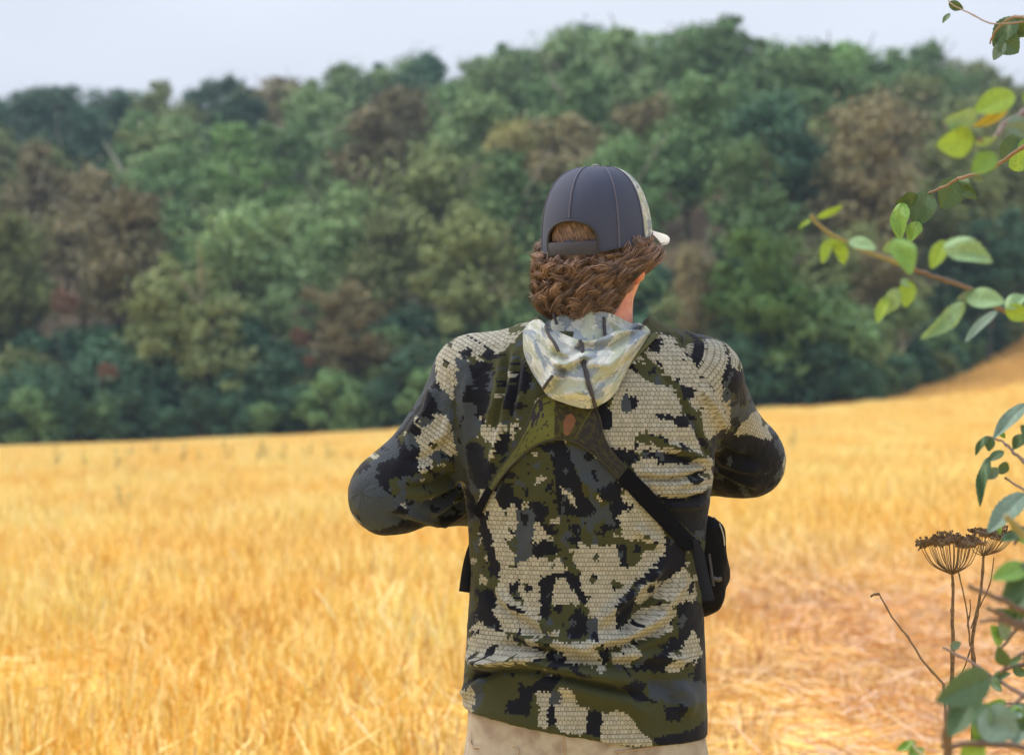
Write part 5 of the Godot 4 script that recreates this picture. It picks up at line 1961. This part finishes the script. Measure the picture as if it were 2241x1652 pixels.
	for z in [[[1835, 62, 1872, 110, 1896, 180, 1905, 250], 0.0012, c8(150, 148, 140)], [[1800, 310, 1815, 420, 1830, 520], 0.003, c8(44, 44, 52)], [[1830, 470, 1860, 480, 1880, 470], 0.004, c8(58, 56, 58)]]:
		var line := PackedVector3Array()
		for k in range(0, z[0].size(), 2): line.append(project.call(z[0][k], z[0][k + 1]))
		line = spline(line, 4)
		var mb := MB.new()
		tube(mb, line, taper(line.size(), z[1], z[1]), 6)
		obj("zip" if z[1] < 0.002 else "tab", mb.mesh(), mat(z[2], 0.6), pouch)

# ---------------------------------------------------------------- plants beside the man
func leaf_mesh(kind: int) -> ArrayMesh:
	# unit leaf: stalk end at the origin, tip at (0, 1, 0), face towards +z; veins are pressed into it
	var b := MB.new()
	var n := 18
	var m := 10
	for j in n + 1:
		var t := float(j) / n
		var w := 0.5 * pow(sin(PI * pow(t, 0.82)), 0.78) if t > 0.0 and t < 1.0 else 0.0
		if kind != 2: w *= 1.0 + (0.05 if j % 2 == 0 else -0.03)
		for i in m + 1:
			var s := float(i) / m * 2.0 - 1.0
			var x := s * w
			var z := 0.10 * absf(s) * w * 2.0                            # folded along the midrib
			z -= [0.22, 0.55, 0.12][kind] * t * t * [0.6, 0.9, 0.5][kind]    # drooping tip
			z += [0.02, 0.10, 0.03][kind] * sin(s * 3.0 + t * 7.0) * w * 2.0
			var vein := absf(fposmod(t * 8.0 - absf(s) * 1.6, 1.0) - 0.5) * 2.0
			z += 0.012 * pow(vein, 2.0) * (1.0 if absf(s) < 0.9 else 0.0)
			if i == m / 2: z -= 0.018
			b.add(Vector3(x, t, z), Vector3(0, 0, 1), Vector2(float(i) / m, t))
	for j in n:
		for i in m:
			var a := j * (m + 1) + i
			b.quad(a, a + 1, a + m + 2, a + m + 1)
	b.smooth()
	return b.mesh()

var leaf_meshes: Array[Mesh] = []
var leaf_mats := {}
var leaf_toggle := 0

# a leaf from stalk a to tip c (pixels of a close view), as wide as w pixels, at depth d; turn rolls it about its length
func leaf(parent: Node3D, frame: int, ax: float, ay: float, cx: float, cy: float, w: float, d: float, key: String, turn := 0.0, tip_near := 0.0, kind := -1) -> void:
	var pa := from_frame(frame, ax, ay)
	var pc := from_frame(frame, cx, cy)
	var a := P(pa.x, pa.y, d)
	var c := P(pc.x, pc.y, d - tip_near)
	var px: float = [1.0, 1.0, 0.4756, 0.4842][frame]
	var width := w * px / F * d
	var along := c - a
	var face := (cam.position - a).normalized()
	var side := along.cross(face).normalized()
	var nn := side.cross(along).normalized().rotated(along.normalized(), deg_to_rad(turn))
	side = along.normalized().cross(nn).normalized()
	leaf_toggle += 1
	var k := kind if kind >= 0 else leaf_toggle % 3
	var grow := 1.0 / maxf(0.35, cos(deg_to_rad(turn)))
	var o := obj("leaf", leaf_meshes[k], leaf_mats[key], parent)
	o.transform = Transform3D(Basis(side * width * minf(grow, 1.7), along, nn * (along.length() * 0.5 + width * 0.3)), a - parent.position)

func twig(parent: Node3D, called: String, frame: int, pts: Array, d0: float, d1: float, r0: float, r1: float, m: Material) -> void:
	var line := PackedVector3Array()
	var n := pts.size() / 2
	for k in n:
		var q := from_frame(frame, pts[k * 2], pts[k * 2 + 1])
		line.append(P(q.x, q.y, lerpf(d0, d1, float(k) / (n - 1))) - parent.position)
	line = spline(line, 5)
	for k in range(1, line.size() - 1): line[k] += Vector3(rng.randfn(), rng.randfn(), rng.randfn()) * r0 * 0.12
	var b := MB.new()
	var rr := taper(line.size(), r0 * 0.78, r1 * 0.85)
	for k in range(3, line.size(), 7): rr[k] *= 1.35   # buds and nodes
	tube(b, line, rr, 7)
	obj(called, b.mesh(), m, parent)

func stem_to_ground(parent: Node3D, called: String, from: Vector3, foot: Vector3, r0: float, r1: float, m: Material) -> void:
	var b := MB.new()
	var bow := Vector3(rng.randfn() * 0.02, 0, rng.randfn() * 0.02)
	var line := spline(PackedVector3Array([from - parent.position, from.lerp(foot, 0.5) + bow - parent.position, foot - Vector3(0, 0.05, 0) - parent.position]), 6)
	tube(b, line, taper(line.size(), r0, r1), 7)
	obj(called, b.mesh(), m, parent)

func build_plants() -> void:
	for k in 3: leaf_meshes.append(leaf_mesh(k))
	for s in [["lime", 0.23, 0.36, 0.05, 0.7], ["pale", 0.20, 0.33, 0.17, 0.45], ["green", 0.14, 0.27, 0.05, 0.5], ["dark", 0.055, 0.11, 0.05, 0.25], ["blue", 0.12, 0.19, 0.15, 0.3], ["yellow", 0.45, 0.36, 0.05, 0.6], ["red", 0.34, 0.13, 0.09, 0.4]]:  # pale and blue carry sky sheen in the colour, lime carries backlight
		var m := mat(Color.WHITE, 0.58, s[4], 0.45)
		m.albedo_texture = noise_texture(0.03, [lin(s[1] * 0.75 + 0.05, s[2] * 0.5, s[3] * 0.5), lin(s[1] * 0.8, s[2] * 0.82, s[3] * 0.85), lin(s[1], s[2], s[3]), lin(s[1] * 1.25, s[2] * 1.15, s[3] * 1.1)], [0.12, 0.22, 0.55, 1.0], 40, 256)
		leaf_mats[s[0]] = m
	var wood := mat(lin(0.16, 0.105, 0.07), 0.8)
	var young := mat(lin(0.20, 0.18, 0.09), 0.7)
	var red := mat(lin(0.10, 0.062, 0.05), 0.7)
	var dry := mat(Color.WHITE, 0.9)
	dry.albedo_texture = noise_texture(0.05, [lin(0.05, 0.03, 0.02), lin(0.12, 0.075, 0.04), lin(0.20, 0.13, 0.07)], [0.0, 0.5, 1.0], 41, 128)
	dry.uv1_triplanar = true
	dry.uv1_scale = Vector3(14, 14, 14)

	# --- the young elm whose twigs reach in at the top right
	var foot := P(2420, 1652, 2.3)
	foot.y = 0.0
	var elm := thing("elm_sapling", "leafy elm sapling reaching its twigs over the field, pale and yellow-green leaves tinted with sky sheen and backlight", "sapling", foot)
	stem_to_ground(elm, "stem", P(2400, 120, 2.2), foot, 0.008, 0.018, wood)
	twig(elm, "branch", 2, [1480, 1700, 1250, 1540, 1128, 1470, 1040, 1430, 960, 1380, 870, 1325, 800, 1300, 680, 1260, 580, 1220], 2.25, 1.85, 0.0042, 0.0026, red)
	twig(elm, "twig", 2, [580, 1220, 480, 1180, 370, 1140, 270, 1090, 200, 1050, 150, 990], 1.85, 1.75, 0.0032, 0.0018, young)
	var d := 1.8
	leaf(elm, 2, 150, 1010, 90, 1045, 20, d, "lime", 30)
	leaf(elm, 2, 175, 1000, 300, 945, 34, d, "lime", 40)
	leaf(elm, 2, 232, 1100, 200, 1212, 50, d, "lime", 10)
	leaf(elm, 2, 268, 1100, 312, 1215, 62, d, "lime", -15)
	leaf(elm, 2, 230, 1100, 290, 1145, 36, d, "lime", 45)
	leaf(elm, 2, 320, 1108, 452, 1140, 56, d, "pale", -40, 0.02)
	leaf(elm, 2, 545, 1095, 610, 1220, 112, d, "green", -20, 0.03)
	leaf(elm, 2, 480, 1160, 562, 1092, 50, d, "pale", 35)
	leaf(elm, 2, 770, 1105, 700, 1235, 76, d, "lime", 15)
	leaf(elm, 2, 760, 1120, 972, 1172, 112, d, "pale", -25, 0.03)
	leaf(elm, 2, 600, 1290, 585, 1415, 82, d, "lime", 10)
	leaf(elm, 2, 560, 1295, 625, 1310, 34, d, "pale", -40)
	leaf(elm, 2, 548, 1325, 500, 1452, 74, d, "pale", -20)
	leaf(elm, 2, 500, 1365, 452, 1485, 52, d, "lime", 25)
	leaf(elm, 2, 860, 1365, 1045, 1385, 94, 1.9, "pale", -30, 0.02)
	leaf(elm, 2, 860, 1395, 705, 1548, 84, 1.9, "pale", -20, 0.03)
	leaf(elm, 2, 815, 1392, 935, 1330, 56, 1.9, "blue", 30)
	leaf(elm, 2, 1010, 1430, 850, 1570, 42, 1.95, "blue", 50)
	leaf(elm, 2, 1045, 1420, 1140, 1340, 66, 2.0, "pale", -30)
	leaf(elm, 2, 1045, 1415, 1165, 1462, 84, 2.0, "lime", 15)
	# second branch, higher
	twig(elm, "branch", 2, [1450, 240, 1240, 430, 1128, 515, 1050, 560, 985, 640, 920, 640], 2.2, 1.7, 0.0050, 0.0022, red)
	d = 1.72
	leaf(elm, 2, 1090, 435, 900, 505, 118, d, "lime", 20)
	leaf(elm, 2, 1065, 485, 912, 592, 52, d, "yellow", -20)
	leaf(elm, 2, 912, 545, 768, 552, 108, d, "pale", -30, 0.02)
	leaf(elm, 2, 900, 640, 738, 668, 140, d, "lime", -15, 0.02)
	leaf(elm, 2, 900, 652, 1015, 652, 46, d, "pale", 45)
	leaf(elm, 2, 1000, 708, 890, 795, 104, d, "green", 10)
	leaf(elm, 2, 1128, 430, 1230, 470, 90, d, "lime", 10)
	leaf(elm, 2, 1060, 540, 1150, 620, 80, 1.7, "blue", -30)
	# third branch, in focus
	twig(elm, "branch", 2, [1420, 520, 1240, 600, 1128, 675, 1020, 750, 920, 798, 830, 820, 760, 858, 690, 888], 2.3, 2.75, 0.0045, 0.0018, wood)
	d = 2.75
	leaf(elm, 2, 690, 880, 628, 1040, 132, d, "dark", 15, 0.0, 0)
	leaf(elm, 2, 640, 900, 555, 950, 70, d, "dark", -40, 0.0, 1)
	leaf(elm, 2, 572, 930, 540, 1085, 84, d, "green", 25, 0.02, 1)
	leaf(elm, 2, 650, 1020, 590, 1100, 70, d, "green", 30, 0.0, 1)
	leaf(elm, 2, 830, 822, 752, 962, 124, d, "dark", -10, 0.0, 0)
	leaf(elm, 2, 832, 818, 888, 915, 66, d, "dark", 35, 0.02, 1)
	leaf(elm, 2, 890, 812, 950, 835, 34, d, "blue", 30)
	leaf(elm, 2, 1030, 740, 1128, 610, 110, 2.6, "dark", 20, 0.0, 0)
	leaf(elm, 2, 1060, 770, 1190, 700, 90, 2.5, "lime", 10)
	leaf(elm, 2, 1100, 690, 1200, 660, 80, 2.6, "green", -10)
	# the topmost twig, dark against the sky
	twig(elm, "twig", 2, [1400, 250, 1200, 110, 1090, 75, 1000, 140, 975, 200], 2.3, 2.7, 0.0035, 0.0014, wood)
	leaf(elm, 2, 1095, 80, 985, 190, 100, 2.7, "dark", 20, 0.0, 1)
	leaf(elm, 2, 1020, 170, 1110, 240, 110, 2.7, "dark", -20, 0.0, 0)
	leaf(elm, 2, 1090, 85, 1170, 170, 120, 2.7, "dark", 30, 0.0, 1)
	leaf(elm, 2, 1040, 190, 990, 275, 56, 2.7, "blue", 10)
	twig(elm, "twig", 2, [1200, 90, 1000, 110, 900, 70, 800, 20, 780, -10], 2.4, 2.7, 0.0016, 0.0010, wood)
	leaf(elm, 2, 785, 8, 850, 48, 46, 2.7, "dark", 15)
	leaf(elm, 2, 790, 60, 755, 105, 24, 2.7, "dark", 40)

	# --- the bramble in the lower right corner
	foot = P(2330, 1652, 2.0)
	foot.y = 0.0
	var br := thing("bramble", "bramble with red-brown canes and dark green leaves beside the dry umbels", "bramble", foot)
	stem_to_ground(br, "cane", P(2290, 1030, 2.2), foot, 0.004, 0.008, red)
	stem_to_ground(br, "cane", P(2330, 1290, 1.9), foot + Vector3(0.05, 0, 0.04), 0.004, 0.008, red)
	twig(br, "cane", 3, [960, 420, 860, 370, 800, 325, 740, 262, 700, 232, 640, 212], 2.3, 2.45, 0.004, 0.0015, red)
	twig(br, "cane", 3, [900, 520, 800, 450, 720, 400], 2.3, 2.4, 0.003, 0.0015, red)
	d = 2.4
	leaf(br, 3, 815, 62, 662, 220, 66, d, "blue", 30, 0.02, 2)
	leaf(br, 3, 640, 210, 574, 288, 34, d, "dark", 30, 0.0, 1)
	leaf(br, 3, 655, 214, 644, 280, 46, d, "dark", 0)
	leaf(br, 3, 715, 280, 638, 322, 40, d, "dark", 35)
	leaf(br, 3, 645, 305, 586, 498, 52, d, "dark", 25, 0.03, 1)
	leaf(br, 3, 692, 358, 622, 404, 50, d, "blue", -20)
	leaf(br, 3, 690, 345, 738, 368, 62, d, "dark", 10)
	leaf(br, 3, 805, 205, 750, 262, 56, d, "dark", 20)
	leaf(br, 3, 690, 180, 720, 222, 26, d, "green", 10)
	leaf(br, 3, 812, 468, 638, 638, 100, 2.2, "blue", 20, 0.03, 0)
	leaf(br, 3, 700, 590, 684, 655, 28, 2.2, "green", 30)
	leaf(br, 3, 850, 230, 790, 160, 60, 2.3, "dark", 20)
	d = 1.75
	twig(br, "cane", 3, [1000, 760, 860, 700, 760, 610, 725, 575], 1.8, 1.75, 0.006, 0.004, young)
	twig(br, "cane", 3, [980, 1060, 802, 1000, 700, 950, 555, 888], 1.75, 1.7, 0.0045, 0.0028, red)
	twig(br, "cane", 3, [980, 1090, 802, 1065, 700, 1020, 640, 985], 1.75, 1.7, 0.0045, 0.0028, red)
	twig(br, "cane", 3, [980, 1100, 802, 1085, 700, 1045, 600, 1050], 1.75, 1.7, 0.004, 0.002, red)
	twig(br, "cane", 3, [980, 1460, 802, 1380, 680, 1310, 560, 1230, 440, 1168], 2.1, 2.3, 0.004, 0.0018, red)
	twig(br, "cane", 3, [980, 1640, 802, 1620, 620, 1600, 430, 1612], 1.8, 1.8, 0.005, 0.003, red)
	leaf(br, 3, 820, 800, 664, 850, 92, d, "green", 15, 0.02)
	leaf(br, 3, 850, 790, 735, 940, 130, d, "dark", -10, 0.02)
	leaf(br, 3, 860, 880, 760, 990, 110, d, "dark", 25)
	leaf(br, 3, 470, 1165, 522, 1145, 40, 2.3, "blue", 20)
	leaf(br, 3, 655, 1295, 420, 1410, 160, 1.7, "dark", -15, 0.03, 0)
	leaf(br, 3, 600, 1360, 462, 1570, 130, 1.7, "dark", 10, 0.02, 2)
	leaf(br, 3, 600, 1470, 780, 1560, 180, 1.75, "blue", -10, 0.02, 0)
	leaf(br, 3, 580, 1500, 700, 1620, 120, 1.8, "green", 20)
	leaf(br, 3, 640, 1420, 600, 1560, 90, 1.75, "dark", 30)
	leaf(br, 3, 620, 1600, 520, 1690, 110, 1.8, "lime", 15)
	leaf(br, 3, 318, 1598, 228, 1622, 44, 2.0, "green", 15)
	leaf(br, 3, 280, 1650, 355, 1625, 46, 2.0, "green", -15)
	twig(br, "cane", 3, [640, 1760, 420, 1700, 330, 1640, 300, 1600], 1.9, 2.0, 0.003, 0.0015, young)
	twig(br, "cane", 3, [470, 1800, 462, 1652, 455, 1560, 470, 1450], 1.75, 1.72, 0.006, 0.005, red)

	# the tangle at the frame's edge
	for s in [[870, 560, 760, 700, 2.0], [900, 900, 740, 1120, 1.9], [930, 1000, 690, 1180, 2.1], [900, 1180, 700, 1280, 2.0], [880, 1240, 640, 1330, 2.2], [900, 1350, 720, 1480, 1.9], [860, 1500, 690, 1420, 2.0], [900, 1560, 660, 1500, 1.85]]:
		var mx: float = (s[0] + s[2]) * 0.5 + rng.randf_range(-20, 20)
		var my: float = (s[1] + s[3]) * 0.5 - 30.0
		twig(br, "cane", 3, [s[0], s[1], mx, my, s[2], s[3]], s[4], s[4], 0.0036, 0.0018, red)
		for k in 3:
			var f := rng.randf_range(0.25, 1.0)
			var bx := lerpf(s[0], s[2], f)
			var by := lerpf(s[1], s[3], f) - 20.0
			var an := rng.randf() * TAU
			var l := rng.randf_range(60, 110)
			leaf(br, 3, bx, by, bx + cos(an) * l, by + sin(an) * l, l * rng.randf_range(0.5, 0.75), s[4], ["dark", "dark", "blue", "green", "dark"][rng.randi() % 5], rng.randf_range(-40, 40), 0.02)

	# --- dry umbels
	umbel_plant("tall dry hogweed with a single dense brown umbel", [480, 838, 484, 920, 480, 1000, 483, 1120, 480, 1300], 3.0, [[480, 838, 330, 610, 680, 735, 34]], [], dry)
	umbel_plant("thin branching dry hogweed with ragged open umbels", [622, 750, 612, 880, 590, 1020, 570, 1150, 585, 1300], 3.05, [[622, 752, 560, 770, 648, 700, 20]],
		[[560, 1160, 545, 1000, 512, 840, 500, 790], [565, 1080, 600, 990, 650, 880, 668, 760], [570, 1150, 540, 1240, 505, 1320], [548, 1070, 562, 1000, 560, 950]], dry)
	# --- a bare stalk leaning out of the stubble
	var q := from_frame(3, 440, 1330)
	var low := P(q.x, q.y, 3.0)
	foot = Vector3(low.x + 0.12, 0.0, low.z)
	var st := thing("dry_stalk", "bare grey stalk with withered head leaning out over the stubble", "stalk", foot)
	twig(st, "stem", 3, [440, 1330, 350, 1230, 280, 1120, 210, 1030, 150, 925], 3.0, 3.0, 0.0028, 0.0016, wood)
	stem_to_ground(st, "stem", low, foot, 0.0028, 0.004, wood)
	twig(st, "withered_head", 3, [150, 925, 130, 926, 112, 934], 3.0, 3.0, 0.0030, 0.0022, dry)

func umbel_plant(label: String, stem: Array, d: float, heads: Array, side_stems: Array, m: Material) -> void:
	var n := stem.size()
	var q := from_frame(3, stem[n - 2], stem[n - 1])
	var low := P(q.x, q.y, d)
	var foot := Vector3(low.x, 0.0, low.z)
	var o := thing("dry_hogweed", label, "dry plant", foot)
	twig(o, "stem", 3, stem, d, d, 0.0028, 0.0042, m)
	stem_to_ground(o, "stem", low, foot, 0.0042, 0.006, m)
	for s in side_stems: twig(o, "side_stem", 3, s, d, d, 0.0018, 0.0011, m)
	for h in heads:
		var c := P(from_frame(3, h[0], h[1]).x, from_frame(3, h[0], h[1]).y, d)
		var l := P(from_frame(3, h[2], h[4]).x, from_frame(3, h[2], h[4]).y, d)
		var r := P(from_frame(3, h[3], h[5]).x, from_frame(3, h[3], h[5]).y, d)
		var half := (r.x - l.x) * 0.5
		var mid := Vector3((l.x + r.x) * 0.5, (l.y + r.y) * 0.5, c.z)
		var count: int = h[6]
		for k in count:
			var an := k * 2.399963
			var rad := sqrt((k + 0.5) / count)
			var tip := mid + Vector3(cos(an) * rad * half, 0.006 * (1.0 - rad * rad) + rng.randfn() * 0.004, sin(an) * rad * half)
			var b := MB.new()
			var bow := c.lerp(tip, 0.45) + Vector3(cos(an) * rad * half * 0.22, -0.004 * rad, sin(an) * rad * half * 0.22)
			var line := spline(PackedVector3Array([c - foot, bow - foot, tip - foot]), 4)
			tube(b, line, taper(line.size(), 0.0010, 0.0006), 4)
			obj("ray", b.mesh(), m, o)
			# the seed head at the ray's end: short stalks, each with flat seeds
			b = MB.new()
			for j in 13:
				var out := Vector3(rng.randfn(), rng.randf_range(0.3, 1.3), rng.randfn()).normalized()
				var e := tip - foot + out * rng.randf_range(0.006, 0.012)
				tube(b, PackedVector3Array([tip - foot, e]), taper(2, 0.0005, 0.0004), 3)
				var side := out.cross(Vector3(rng.randfn(), rng.randfn(), rng.randfn())).normalized()
				var sz := rng.randf_range(0.003, 0.0048)
				tube(b, PackedVector3Array([e - out * sz * 0.6, e, e + out * sz * 0.8]), PackedFloat32Array([0.0006, sz * 0.55, 0.0006]), 5)
				tube(b, PackedVector3Array([e + side * sz * 0.8 - out * sz * 0.5, e + side * sz * 0.9, e + side * sz * 0.9 + out * sz * 0.7]), PackedFloat32Array([0.0006, sz * 0.45, 0.0006]), 5)
			obj("seed_head", b.mesh(), m, o)
